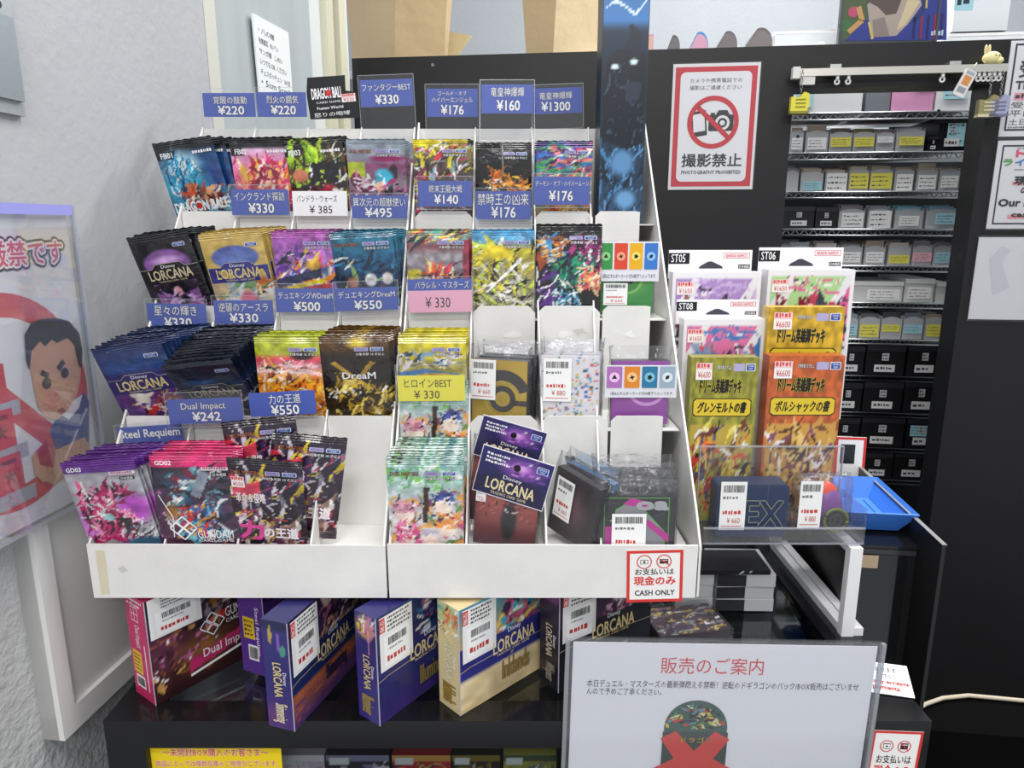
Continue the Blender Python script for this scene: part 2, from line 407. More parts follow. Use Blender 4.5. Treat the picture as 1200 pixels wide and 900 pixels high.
cpart('base', 'black_panel', [(CX0 + .04, CX1 - .04, CY0 + .02, CY1 - .03, 0.0, 0.5)])
cpart('back_panel', 'black_panel', [(CX0 + .04, CX1 - .04, CY1 - .03, CY1 - .02, 0.5, CZ - .03)])
cpart('shelf', 'black_panel', [(CX0 + .04, CX1 - .04, CY0 + .02, CY1 - .03, CZ - .17, CZ - .16)])
cpart('top_pane', 'glass', [(CX0 + .03, CX1 - .045, CY0 + .032, CY1 - .03, CZ - .007, CZ - .001)])
cpart('front_pane', 'glass', [(CX0 + .04, CX1 - .04, CY0 + .008, CY0 + .013, 0.5, CZ - .032)])
# boxes shown inside, just behind the front glass
ins = [('boxed pink and gold card box behind counter glass, leftmost of the row', 328, 380, ['c9bcc4', 'e8d9e0', 'd08aa8', '8a7f70']),
       ('boxed card set with black and violet art behind counter glass', 383, 456, ['3a3340', '8f86a8', 'c8c4d4', '2a2a30', 'b0a050']),
       ('red and gold card box behind counter glass', 460, 528, ['c03038', 'd8a050', '5a2a20', 'e0c080']),
       ('black card box with gold ring behind counter glass', 530, 586, ['2a2622', '8a7428', '3c3630', 'b89a3a']),
       ('olive and yellow card box behind counter glass', 590, 652, ['a8a048', '4a5a40', 'd8d070', '6a7a80'])]
for lb, a, c, pal in ins:
    F = Fr(Wy(a, 905, CY0 + .04)); F.o.z = CZ - .159; w = F.uv(c, 890)[0]; h = 0.085
    b = MB('gloss'); b.box(0, w, 0.0003, 0.05, 0, h, hx(pal[0]))
    b.grid((0, 0, w, h), 30, 40, [('f', pal[0]), ('s', 26, a, (0, 0, 1, .85), pal[1:], .3, .05, 40, 60), ('r', 0, .9, 1, 1, pal[1]), ('r', .04, .86, .35, .97, 'e8e6e4')])
    tag(F.put(b.build('card_box')), lb, 'card box', 'card boxes behind the counter glass')
# yellow notice stuck on the counter glass
F = Fr((0, CY0 + .0075, CAMZ)); x0, z0, x1, z1 = F.box(182, 875, 329, 935); F.o += Vector((x0, 0, z0)); w, h = x1 - x0, z1 - z0
b = MB('paper'); b.box(0, w, 0.0, 0.0003, 0, h, hx('f2d21e'))
b.text('～未開封BOX購入のお客さま～', (w * .1, h * .82, w * .9, h * .97), hx('c8322c'), 2, out=hx('fbf3d8'), ob=.05, bold=.013)
b.text('商品によっては複数在庫のご用意がございます。', (w * .04, h * .62, w * .97, h * .74), hx('d0306a'), 2, out=hx('fbf3d8'), ob=.04, bold=.0)
b.scribble(w * .05, h * .1, w * .95, h * .5, 3, hx('b04028'), 5)
tag(F.put(b.build('notice')), 'yellow notice with red writing stuck on the counter glass, bottom left', 'notice')

# ================================================================ WHITE CARD RACKS
YF, YB, DY, DZ = 0.658, 1.012, 0.0885, 0.110
ZF = CAMZ - 0.311                              # top of the front wall of the lowest pocket
WHITE = hx('e9e8e5')
def row_y(k): return YF + DY * k
def row_z(k): return ZF + DZ * k
def floor_z(k): return row_z(k) - 0.016
class Rack: pass
def make_rack(label, xf, xb, chamf, tweak):
    R = Rack(); R.xf, R.xb = xf, xb
    t = thing('card_display_rack', label, 'display rack', ((xf[0] + xf[1]) / 2, YF, ZF - .057), group='white cardboard card racks')
    ox, oy, oz = t.location
    def X(f, k): # f 0..1 across, k row position
        a = xf[0] + (xb[0] - xf[0]) * k / 4; c = xf[1] + (xb[1] - xf[1]) * k / 4; return a + (c - a) * f
    R.X = X; zb = ZF - .057
    def part(name, quads_boxes, m='cardboard', col=WHITE):
        b = MB(m)
        for fn in quads_boxes: fn(b)
        o = b.build(name, t); return o
    def prism(b, P, x0, x1, sk=0):  # outline (y,z), x from x0 to x1; sk: sideways drift from front to back
        n = len(P); V = [(x0 + sk * (p[0] - YF) / (YB - YF) - ox, p[0] - oy, p[1] - oz) for p in P] + [(x1 + sk * (p[0] - YF) / (YB - YF) - ox, p[0] - oy, p[1] - oz) for p in P]
        b.raw(V, [tuple(range(n)), tuple(range(2 * n - 1, n - 1, -1))] + [(i, i + n, (i + 1) % n + n, (i + 1) % n) for i in range(n)], WHITE)
    for f in (0, .25, .5, .75, 1):
        up = (.008 if chamf else .002) if f in (0, 1) else .002
        a, c = X(f, 0), X(f, 4); dx = tweak.get(f, (0, 0)); a += dx[0]; c += dx[1]
        th = .0022 if f in (0, 1) else .0018
        P = [(YF + .001, zb + (0 if f in (0, 1) else .003)), (YB - .001, zb + (0 if f in (0, 1) else .003)), (YB - .001, row_z(4) + up), (YF + .02, ZF + up + .018), (YF + .001, ZF - .002)]
        part('side_panel' if f in (0, 1) else 'divider', [lambda b: prism(b, P, a - th / 2, a + th / 2, c - a)])
    part('front_panel', [lambda b: b.slab([(X(0, 0) - .0018 - ox, 0), (X(1, 0) + .0018 - ox, 0), (X(1, 0) + .0020 - ox, .057), (X(0, 0) - .0022 - ox, .0585)], -.0012, .0012, WHITE)])
    part('back_panel', [lambda b: b.box(X(0, 4) - ox, X(1, 4) - ox, YB - oy - .001, YB - oy + .001, 0, row_z(4) - oz, WHITE)])
    part('base', [lambda b: b.box(X(0, 0) - ox, X(1, 0) - ox, .0015, YB - oy - .001, 0.0, .002, WHITE)])
    for k in range(0, 4):
        def fl(b, k=k):
            V = [(X(0, k) - ox, row_y(k) - oy + .001, 0), (X(1, k) - ox, row_y(k) - oy + .001, 0), (X(1, k + 1) - ox, row_y(k + 1) - oy - .001, 0), (X(0, k + 1) - ox, row_y(k + 1) - oy - .001, 0)]
            z = floor_z(k) - oz; V = [(x, y, z - .0015) for x, y, _ in V] + [(x, y, z) for x, y, _ in V]
            b.raw(V, [(3, 2, 1, 0), (4, 5, 6, 7), (0, 1, 5, 4), (1, 2, 6, 5), (2, 3, 7, 6), (3, 0, 4, 7)], WHITE)
        part('pocket_floor', [fl])
        if k == 0: continue
        for c in range(4):
            def pn(b, k=k, c=c):
                x0, x1 = X(c / 4, k) + .0016 - ox, X((c + 1) / 4, k) - .0016 - ox
                if chamf and c == 3: x1 -= .017
                z0, z1 = floor_z(k - 1) - oz, row_z(k) - oz
                ch = .008 if chamf and c < 3 else (.006 if chamf else .0015)
                P = [(x0, z0), (x1, z0), (x1, z1 - (ch if not (chamf and c == 3) else .001)), (x1 - ch, z1), (x0 + ch, z1), (x0, z1 - ch)]
                b.slab(P, row_y(k) - oy - .0008, row_y(k) - oy + .0008, WHITE)
                R_ = random.Random(k * 10 + c)
                if chamf: # scuffed paper where labels were torn off
                    for _ in range(3):
                        cx, cz = R_.uniform(x0 + .02, x1 - .02), z1 - R_.uniform(.02, .09)
                        P2 = [(cx + R_.uniform(.003, .012) * math.cos(q * .7), row_y(k) - oy - .0011, cz + R_.uniform(.002, .006) * math.sin(q * .7)) for q in range(9)]
                        b.raw(P2, [tuple(range(9))], hx('f4f3f1') if _ else hx('d2cfc8'))
            part('pocket_panel', [pn])
    return R
LR = make_rack('white stepped cardboard rack with four columns of packs, against the left wall', (-.4225, -.1285), (-.4175, -.1315), False, {0: (-.002, 0)})
RR = make_rack('white stepped cardboard rack with chamfered pocket fronts, right of two racks', (-.1225, .184), (-.1255, .179), True, {.5: (.004, 0), .75: (-.018, 0), 1: (.005, .0)})
tp = MB('cardboard'); tp.T = T_(LR.X(0, 0) + .006, YF - .0013, ZF - .055); tp.rect(0, .002, .009, .05, hx('dcd3b8'), 1); tp.rect(0.001, .0, .05, .0019, hx('efeeec'), 1); tp.flat([(.02, .03), (.026, .034), (.03, .028), (.024, .026)], hx('cfccc6'), 1)
tp = tp.build('tape_patch'); rk = bpy.data.objects['card_display_rack']; tp.parent = rk; tp.location = -rk.location
# worn corner tape and the cash-only sticker are on the rack fronts
# risers that carry the racks
for x0, x1, lb in ((-.40, -.15, 'left'), (-.09, .15, 'right')):
    b = MB('black_panel'); b.box(x0, x1, 0, .16, 0, ZF - .057 - CZ, hx('1c1c1e')); o = b.build('display_riser'); o.location = (0, .84, CZ)
    tag(o, 'black riser box standing on the counter under the %s white rack' % lb, 'riser')
def cash_sign(F, bx, label, tilt=True):
    x0, z0, x1, z1 = bx; F.o = F.o + F.rot @ Vector((x0, 0, z0)); w, h = x1 - x0, z1 - z0
    b = MB('gloss'); b.box(0, w, 0, .0004, 0, h, hx('f3f2f0')); R = hx('d8342f'); k = hx('2a2626')
    b.frame2(0, 0, w, h, w * .055, R, 1)
    for cx in (.31, .66):
        b.ring(w * cx, h * .78, w * .115, w * .135, R, 1)
    b.rect(w * .24, h * .74, w * .38, h * .82, k, 1); b.rect(w * .25, h * .75, w * .37, h * .81, hx('f3f2f0'), 2); b.disc(w * .31, h * .78, w * .022, k, 3, n=14)
    b.rect(w * .585, h * .74, w * .735, h * .83, k, 1); b.rect(w * .60, h * .80, w * .72, h * .812, hx('f3f2f0'), 2)
    b.line([(w * .57, h * .84), (w * .75, h * .72)], w * .018, R, 3)
    b.text('お支払いは', (w * .15, h * .53, w * .84, h * .65), k, 1, bold=.02)
    b.text('現金のみ', (w * .13, h * .33, w * .87, h * .5), R, 1, bold=.035)
    b.text('CASH ONLY', (w * .15, h * .13, w * .86, h * .23), k, 1, bold=.03)
    return tag(F.put(b.build('cash_only_sign')), label, 'sign')
F = Fr((0, YF - .0022, CAMZ), roll=-1.5); cash_sign(F, F.box(734, 644, 801, 706), 'red bordered cash only sign stuck on the front of the right white rack')
F = Fr((0, CY0 - .001, CAMZ), roll=2.5); cash_sign(F, F.box(1010, 858, 1083, 935), 'red bordered cash only sign on the counter front, bottom right')

# ================================================================ PACKS
def pillow(w, h, T):
    def s(x, z):
        a = min(1, abs(x) / (w / 2)); c = min(1, abs(z - h / 2) / (h / 2 * .9))
        return -(T / 2) * max(0, (1 - a ** 6)) * max(0, (1 - c ** 4))
    return s
LOR = None
def make_pack(name, w, h, ops, prints=None, T=.0035, seal=None, sticker=None, back='2a2a2e', nx=46, ny=66, seed=1, m='foil'):
    t = thing(name, 'pack', 'card pack')
    sf = pillow(w, h, T); hs = h * .07; R = np.random.RandomState(seed)
    v0, v1 = hs / h, 1 - hs / h
    U, Vv = np.meshgrid(np.linspace(0, 1, nx), np.linspace(v0, v1, ny)); col = art(U, Vv, ops)
    X = -w / 2 + w * U; Z = h * Vv
    wr = sum(np.sin(U * R.uniform(3, 14) + Vv * R.uniform(-16, 16) + R.uniform(0, 6)) for _ in range(5)) * .00016
    edge = 1 - np.abs(2 * U - 1) ** 6
    Y = np.vectorize(sf)(X, Z) + wr * edge
    b = MB(m); b.sm = True
    F = [(j * nx + i, j * nx + i + 1, (j + 1) * nx + i + 1, (j + 1) * nx + i) for j in range(ny - 1) for i in range(nx - 1)]
    b.raw(np.stack([X.ravel(), Y.ravel(), Z.ravel()], 1), F, col.reshape(-1, 3))
    ix = np.linspace(0, nx - 1, 8).astype(int); iz = np.linspace(0, ny - 1, 10).astype(int)
    Xb, Zb = X[np.ix_(iz, ix)], Z[np.ix_(iz, ix)]; Yb = -np.vectorize(sf)(Xb, Zb)
    F = [(j * 8 + i, (j + 1) * 8 + i, (j + 1) * 8 + i + 1, j * 8 + i + 1) for j in range(9) for i in range(7)]
    ecol = col[np.ix_(iz, ix)].mean(axis=1, keepdims=True).repeat(8, 1) * .5 + hx(back) * .5
    b.raw(np.stack([Xb.ravel(), Yb.ravel(), Zb.ravel()], 1), F, ecol.reshape(-1, 3))
    b.sm = False
    if prints:
        b.surf = lambda x, z: sf(x, z) - .00045
        prints(b, w, h); b.surf = None
    b.build('wrapper', t)
    for lo in (1, 0):
        s = MB(m); n = 26; z0, z1 = (h - hs, h) if lo else (0, hs)
        # a crimped strip: fine ridges run along it
        zs = np.linspace(z0, z1, 7); us = np.linspace(0, 1, n); P = []; Cc = []
        vv = np.full((1, n), 1.0 if lo else 0.0)
        for j, z in enumerate(zs):
            cc = art(us[None], np.full((1, n), z / h), ops)[0] if seal is None else np.repeat(hx(seal)[None], n, 0)
            for i, u in enumerate(us):
                P.append((-w / 2 + w * u, (.0004 if j % 2 else -.0004) + .0006 * math.sin(u * 9 + seed), z + (.0005 * math.sin(i * 1.9) if (j == 6 and lo) else 0))); Cc.append(cc[i])
        F = [(j * n + i, j * n + i + 1, (j + 1) * n + i + 1, (j + 1) * n + i) for j in range(6) for i in range(n - 1)]
        s.raw(P, F, np.array(Cc)); s.build('seal', t)
    if sticker:
        x, z, ww, hh, txt = sticker; s = MB('paper'); s.surf = lambda a, c: sf(a, c) - .0008
        price_sticker(s, x, z, ww, hh, txt); s.build('price_sticker', t)
    return t
def price_sticker(s, x, z, w, h, txt, layer=1):
    s.rect(x, z, x + w, z + h, hx('f4eeee'), layer)
    s.rect(x, z + h * .62, x + w, z + h, hx('f0c8c8'), layer + 1)
    s.scribble(x + w * .06, z + h * .64, x + w * .94, z + h * .95, 1, hx('d05050'), 3, layer + 2, .8)
    if txt: s.text(txt, (x + w * .12, z + h * .12, x + w * .9, z + h * .5), hx('c04848'), layer + 2, bold=.01)
def barcode_label(s, x, z, w, h, layer=1, seed=1, price='¥ 660'):
    s.rect(x, z, x + w, z + h, hx('f0f0ef'), layer)
    s.barcode(x + w * .1, z + h * .78, x + w * .9, z + h * .93, hx('3a3a3a'), seed, layer + 1)
    s.scribble(x + w * .1, z + h * .62, x + w * .7, z + h * .72, 1, hx('777777'), seed, layer + 1)
    s.scribble(x + w * .12, z + h * .3, x + w * .9, z + h * .4, 1, hx('c83c3c'), seed + 1, layer + 1, .8)
    s.text(price, (x + w * .3, z + h * .14, x + w * .8, z + h * .26), hx('b84040'), layer + 1)
    s.rect(x + w * .08, z + h * .07, x + w * .9, z + h * .085, hx('c83c3c'), layer + 1)
W_ = hx('f2f2f4'); K_ = hx('121216')
def pr_lorcana(band, gold='d8c48a', arch=None, y=(.44, .63)):
    def f(b, w, h):
        g = hx(gold)
        z0, z1 = h * y[0], h * y[1]
        P = [(-w * .48, z1 - h * .02), (-w * .28, z1 - h * .02), (-w * .2, z1 + h * .03), (w * .2, z1 + h * .03), (w * .28, z1 - h * .02), (w * .48, z1 - h * .02), (w * .48, z0), (w * .12, z0), (0, z0 - h * .015), (-w * .12, z0), (-w * .48, z0)]
        for i in range(len(P)): pass
        b.flat([(x * 1.0, z + h * .006) for x, z in P[::-1]], hx('b8b0a0'), 1); b.flat(P[::-1], hx(band), 2)
        b.text('Disney', (-w * .12, z1 - h * .028, w * .12, z1 + h * .018), W_, 3, bold=.0)
        b.text('LORCANA', (-w * .36, z0 + h * .045, w * .36, z1 - h * .035), g, 3, out=hx('2a2440'), bold=.035)
        b.text('TRADING CARD GAME', (-w * .24, z0 + h * .012, w * .24, z0 + h * .032), g, 3)
        b.rrect(w * .2, h * .83, w * .4, h * .875, .0015, hx('e8eaf0'), 3); b.rrect(w * .21, h * .834, w * .39, h * .871, .0012, hx('2a52a8'), 4)
        b.text('TAKARA\nTOMY', (w * .225, h * .838, w * .375, h * .868), W_, 5)
    return f
def pr_fb(code, bottom=False, sub='日本語版'):
    def f(b, w, h):
        b.rect(-w * .5, h * .93, w * .5, h * .935, hx('303038'), 1)
        b.flat([(-w * .49, h * .80), (-w * .22, h * .80), (-w * .16, h * .89), (-w * .49, h * .89)], K_, 1)
        b.text(code, (-w * .42, h * .815, -w * .22, h * .875), W_, 2, bold=.02)
        b.scribble(w * .12, h * .82, w * .46, h * .86, 1, W_, 3, 2, .8)
        if bottom:
            b.text('DRAGON BALL', (-w * .46, h * .17, w * .46, h * .29), W_, 2, out=K_, bold=.045)
            b.disc(-w * .045, h * .23, w * .055, hx('c02a20'), 4)
    return f
def pr_gd(code, tail):
    def f(b, w, h):
        b.text(code, (-w * .44, h * .905, -w * .24, h * .945), W_, 2, bold=.02)
        b.rect(w * .12, h * .855, w * .46, h * .885, hx('e6d8e0'), 2); b.scribble(w * .14, h * .858, w * .44, h * .883, 1, hx('a05070'), 4, 3, .8)
        b.rect(w * .24, h * .80, w * .44, h * .835, K_, 2); b.text('日本語版', (w * .26, h * .803, w * .42, h * .831), W_, 3)
        if tail:
            d = w * .085
            for cx, cz in ((-.27, .29), (-.19, .345), (-.19, .235), (-.11, .29)):
                x, z = w * cx, h * cz; b.line([(x - d, z), (x, z + d), (x + d, z), (x, z - d), (x - d, z)], w * .018, W_, 2)
            b.text('GUNDAM', (-w * .02, h * .19, w * .42, h * .27), W_, 2, bold=.01)
            b.text('CARD GAME', (-w * .02, h * .15, w * .42, h * .18), W_, 2)
            b.line([(-w * .45, h * .62), (-w * .3, h * .4), (-w * .32, h * .2)], w * .012, W_, 2)
    return f
def pr_dm(title=None, tcol='e8c060', box=(.1, .4, .9, .5), logo=True, lcol='b86a3a', out='301418'):
    def f(b, w, h):
        if logo: b.text('DUEL MASTERS', (-w * .45, h * .845, -w * .08, h * .88), hx(lcol), 2, out=hx('201418'))
        b.rrect(-w * .0, h * .845, w * .2, h * .885, .001, hx('a8a0c8'), 2); b.text('WIZARDS', (w * .02, h * .852, w * .18, h * .878), hx('50408a'), 3)
        b.rrect(w * .23, h * .845, w * .42, h * .885, .001, hx('e8eaf0'), 2); b.rrect(w * .24, h * .849, w * .41, h * .881, .0008, hx('2a52a8'), 3)
        b.text('TAKARA\nTOMY', (w * .255, h * .852, w * .395, h * .878), W_, 4)
        b.text('対象年齢 10 才以上', (w * .02, h * .80, w * .43, h * .83), W_, 2, out=K_)
        if title:
            x0, z0, x1, z1 = box; b.text(title, ((x0 - .5) * w, z0 * h, (x1 - .5) * w, z1 * h), hx(tcol), 2, out=hx(out), bold=.02)
    return f
SH = {}
def shape_star(cx, cy, r0, r1, n, rot=0, k=.66):
    P = []
    for i in range(2 * n):
        a = math.pi * i / n + rot; r = r1 if i % 2 == 0 else r0; P.append((cx + r * math.cos(a), cy + r * math.sin(a) * k))
    return P
LH = .104
protos = {
 'fb01': ((.074, 0.104), [('g', [(0, '1c5f86'), (.5, '3aa0c0'), (.8, '1c4a7c'), (.88, '16324c'), (.9, '121419'), (1, '121419')]), ('b', .35, .72, .45, .22, 'dff4f6', .8), ('b', .9, .55, .3, .3, '1b3a78', .8),
          ('s', 26, 4, (.1, .4, .6, .8), ['1d86b4', '2aa6cc', '0e3c66'], .22, .03, 80, 40), ('b', .42, .42, .2, .10, 'b86a50', .3), ('s', 30, 5, (.2, .12, .9, .45), ['c04a2a', '1c3a78', 'e8a878', '8a3038', '203050'], .18, .05, 60, 80), ('s', 10, 6, (.0, .0, 1, .3), ['58c8e8', 'e0f4ff'], .3, .02, 30, 60), ('n', .2, 9, 1)], pr_fb('FB01', True)),
 'fb02': ((.074, 0.104), [('g', [(0, 'a03a60'), (.4, 'd8487a'), (.8, 'e8a0c8'), (.87, 'd8b0d0'), (.9, '141418'), (1, '141418')]), ('b', .5, .5, .5, .25, 'f4d040', .7), ('s', 30, 7, (.05, .2, .95, .75), ['e03070', 'f0c030', 'f8f0c0', 'b01850', 'e86020'], .22, .045, 80, 50), ('b', .5, .52, .16, .11, 'f4c8b0', .3), ('s', 14, 9, (.3, .4, .8, .75), ['c82858', '8a1838'], .16, .05, 100, 50), ('n', .15, 9, 2)], pr_fb('FB02')),
 'fb03': ((.074, 0.104), [('g', [(0, '5a3020'), (.4, '8a5a20'), (.8, '54401c'), (.9, '17130f'), (1, '111114')]), ('s', 36, 3, (.05, .3, .95, .85), ['a8d828', 'c8e840', '7aa818', '5a4818'], .34, .05, 90, 18), ('s', 16, 8, (.35, .35, .95, .7), ['14121a', '1c1a24'], .26, .07, 60, 70), ('b', .22, .58, .16, .09, 'c87858', .3), ('b', .7, .38, .14, .08, 'b87050', .3), ('s', 20, 12, (0, .1, .9, .45), ['8a1830', 'b8284a', '2a1a28', 'd0a030'], .2, .06, 20, 70), ('n', .15, 9, 3)], pr_fb('FB03')),
 'chibi': ((.072, 0.102), [('g', [(0, '7a2058'), (.5, '8a7a86'), (.7, '84406a'), (.78, '8a8f9c'), (1, '8d9aa4')]), ('r', 0, .55, .3, .74, 'a8b830'), ('c', 12, 3, (.1, .2, .9, .62), ['e8e4e8', 'c84a8a', '301828', 'd8a0b8', '5a1838'], .06, .13), ('b', .62, .55, .2, .13, '38b0d0', .3), ('b', .55, .45, .1, .07, 'e8b890', .3), ('s', 26, 5, (0, .05, 1, .6), ['f0f0f2', '381028', '9a2860', '2a2030', 'd0609a'], .12, .035, 60, 90), ('b', .7, .78, .4, .05, '8a1858', .5), ('n', .15, 10, 3)], pr_dm(None)),
 'dark_lor': ((.070, LH), [('f', '19181c'), ('b', .5, .66, .42, .17, '8a5aa0', .15), ('b', .5, .7, .35, .06, 'c8a0d8', .6), ('r', .15, .06, .86, .46, '8c5c98'), ('b', .5, .38, .44, .09, '241a28', .2), ('b', .5, .3, .2, .17, '1a1420', .2), ('b', .5, .32, .085, .075, 'd8a0a8', .25), ('s', 12, 4, (.15, .06, .85, .3), ['b88ac0', '6a3a78', 'd0b0d8'], .2, .04, 20, 60), ('n', .12, 12, 4)], pr_lorcana('19171d', 'cfc0a0')),
 'gold_lor': ((.072, LH), [('g', [(0, 'c8a858'), (.6, 'd0b060'), (1, 'cdb062')]), ('b', .5, .72, .4, .14, '5a6cb0', .12), ('b', .5, .7, .3, .1, '7a90d0', .8), ('r', .05, .05, .95, .48, 'a0b8c8'), ('b', .1, .35, .2, .3, 'c8b088', .3), ('b', .85, .38, .2, .12, 'b8683a', .4), ('b', .55, .4, .22, .1, '7aa070', .4), ('s', 14, 6, (.05, .05, .95, .4), ['e8d8b0', '608858', 'c89050', 'e0e8ec'], .22, .05, 30, 60), ('b', .55, .2, .18, .15, 'd8708a', .4), ('n', .1, 12, 5)], pr_lorcana('3a3a86', 'dcc890')),
 'navy_lor': ((.074, LH), [('g', [(0, '4a3470'), (.45, '5a3c80'), (.5, '33306e'), (.66, '34346e'), (.72, '2a4c88'), (1, '25345c')]), ('b', .5, .36, .5, .16, '5a2c68', .4), ('b', .75, .25, .3, .16, 'b05038', .6), ('b', .42, .43, .2, .07, 'e6dcd0', .2), ('b', .40, .36, .12, .10, 'e8e0d6', .25), ('s', 12, 8, (.2, .08, .8, .32), ['e8e4e0', 'c83030', 'd8a030', '7a4a98', '3a2a6a'], .18, .05, 20, 60), ('s', 8, 4, (.7, .15, .95, .45), ['b89a70', '6a4a58'], .2, .015, 70, 25), ('n', .1, 12, 6)], pr_lorcana('37306e', 'd8c890')),
 'night_lor': ((.072, LH), [('g', [(0, '1c2038'), (.5, '1d2440'), (.66, '1c3054'), (.75, '182034'), (1, '1b2334')]), ('b', .4, .7, .35, .06, '24508a', .8), ('s', 10, 8, (.1, .1, .9, .45), ['2a3a68', '4a3a68', '182848'], .25, .05, 20, 60), ('n', .12, 12, 7)], pr_lorcana('1f2742', 'a89878')),
 'wdream': ((.072, 0.102), [('g', [(0, 'd8a040'), (.45, '8a5ab0'), (.7, 'b070c0'), (.85, '9a58a8'), (1, 'a850a0')]), ('s', 40, 5, (0, .05, 1, .8), ['f0c030', 'e84a30', '2a2a38', '6a3aa0', 'e8e0f0', 'f08a20', '3a78c0'], .22, .05, 45, 70), ('b', .62, .62, .14, .07, 'e0b040', .3), ('p', [(0, .36), (0, .46), (.75, .58), (.75, .48)], '2a3050'), ('p', [(0, .3), (0, .35), (.8, .47), (.8, .42)], 'd8c020'), ('p', [(0, .22), (0, .29), (.85, .41), (.85, .34)], 'b82020'), ('n', .3, 14, 3)], pr_dm(None, logo=False)),
 'dream': ((.072, 0.102), [('g', [(0, '203858'), (.5, '1d3a60'), (.7, '1e6088'), (.85, '2a6a86'), (1, '23708c')]), ('s', 20, 4, (0, .05, 1, .7), ['183048', '0e1826', '2a78a0', '7a3a5a', '90b060'], .3, .05, 50, 60), ('b', .27, .42, .11, .09, '9a6a58', .25), ('b', .57, .45, .11, .09, 'd8d8d8', .25), ('b', .84, .46, .1, .08, 'c8c0b8', .25), ('s', 16, 9, (.05, .1, .95, .35), ['6a4838', '14141c', '88a848', '405068'], .2, .05, 60, 60), ('n', .25, 14, 4)], pr_dm(None)),
 'orange': ((.072, 0.102), [('g', [(0, 'd88020'), (.5, 'e09028'), (.66, 'e8a0a0'), (.76, 'd84058'), (.82, 'a8b030'), (1, 'b8c030')]), ('s', 60, 5, (0, .02, 1, .66), ['f0b020', 'f8d850', 'b04a10', 'e87818', '6a2a10', 'f0e0a0'], .2, .035, 60, 80), ('b', .7, .8, .2, .06, '2a1a18', .4), ('s', 8, 7, (.1, .6, .9, .74), ['f4e8e8', 'f0c0c8'], .3, .02, 0, 20), ('n', .2, 14, 4)], pr_dm(None, logo=False)),
 'blackgold': ((.074, 0.104), [('g', [(0, '3a2c10'), (.5, '1c1712'), (.8, '2a1c14'), (.9, '5a3c1c'), (1, '6a4a20')]), ('b', .55, .93, .22, .09, 'e0c840', .8), ('p', [(.15, .72), (.2, .74), (.75, .42), (.62, .44)], 'c8a030'), ('p', [(.72, .74), (.78, .72), (.38, .4), (.3, .4)], 'a88428'), ('s', 46, 5, (.1, .02, 1, .5), ['d8b838', '8a6a18', 'e8d070', '4a3408', '282014', 'b08c28'], .18, .04, 60, 80), ('n', .2, 14, 4)], pr_dm('DreaM', 'e8e8ea', (.3, .55, .78, .62), out='5a5048', lcol='806038')),
 'gd03': ((.072, 0.110), [('g', [(0, 'a09aa4'), (.5, 'b8b4bc'), (.8, 'a8a8b0'), (.885, '98949c'), (.89, '5c2a86'), (1, '62308c')]), ('b', .8, .5, .3, .2, 'b04ab8', .5), ('b', .1, .35, .22, .22, 'c070c8', .5), ('s', 44, 3, (.1, .15, .75, .75), ['b82060', '8a1448', 'd84a80', '3a1420', 'e88ab0'], .2, .055, 60, 90), ('b', .42, .42, .07, .05, '90c8c8', .3), ('s', 8, 9, (.6, .1, 1, .4), ['2a2a30', '3a6a88', 'e8e8ea'], .2, .03, 60, 40), ('b', .8, .1, .4, .1, '3a6a88', .4), ('n', .15, 12, 4)], pr_gd('GD03', False)),
 'gd02': ((.080, 0.110), [('g', [(0, '4a2440'), (.5, '4a2c48'), (.8, '3a3848'), (.885, '302838'), (.89, 'd02a6c'), (1, 'd83a78')]), ('s', 40, 3, (.15, .2, .85, .85), ['3a7888', '78a8b8', '1a1a28', 'c8d0d8', '284868', '7a2038'], .18, .05, 60, 90), ('s', 16, 8, (.3, .15, .7, .5), ['2a5a98', 'c82a38', 'd89038', '68b8c0'], .16, .05, 50, 60), ('b', .2, .45, .12, .1, 'a06a30', .6), ('c', 14, 4, (0, 0, 1, .7), ['a85a98', 'd8884a'], .01, .03), ('p', [(.45, .62), (.6, .86), (.72, .82), (.56, .58)], '8890a0'), ('n', .2, 14, 4)], pr_gd('GD02', True)),
 'king': ((.074, 0.110), [('g', [(0, '2a1420'), (.5, '2a1c2c'), (.8, '2a1838'), (1, '1c1422')]), ('s', 46, 5, (.0, .1, 1, .85), ['d8d0d8', 'a83a68', 'd8c028', '14121a', '4a2a6a', 'c83040', '201a28', '6a6a78', '14121a'], .22, .04, 65, 70), ('p', [(.05, .6), (.02, .7), (.4, .78), (.42, .66)], 'd8405a'), ('s', 12, 8, (.1, .1, .9, .4), ['c8a8a0', '8a6a58', '6a3a50'], .14, .07, 80, 40), ('n', .2, 14, 4)], None),
 'yellowblack': ((.072, 0.102), [('g', [(0, '5a4a58'), (.5, '3a2a30'), (.8, '6a6040'), (1, 'c8b428')]), ('s', 60, 5, (0, .02, 1, .98), ['e0d030', '141218', 'e8e4e8', 'a83060', '5a2a48', '14141a', 'c82a38', '8aa8b8'], .24, .035, 45, 70), ('p', [(0, .9), (.5, .96), (.4, 1), (0, 1)], 'e8d820'), ('n', .25, 14, 4)], pr_dm(None, logo=False)),
 'blackfire': ((.070, 0.098), [('g', [(0, '1a1410'), (.5, '14110f'), (1, '121215')]), ('s', 44, 5, (.2, .1, .95, .62), ['e09020', 'f0c040', 'a84a10', '3a1808', '7a5a18', 'd86a18'], .2, .035, 80, 90), ('b', .6, .5, .1, .06, 'f0a030', .6), ('r', .48, .6, .49, .98, '8a8a80'), ('r', .74, .6, .75, .98, '8a8a80'), ('n', .2, 14, 4)], pr_dm(None, logo=False)),
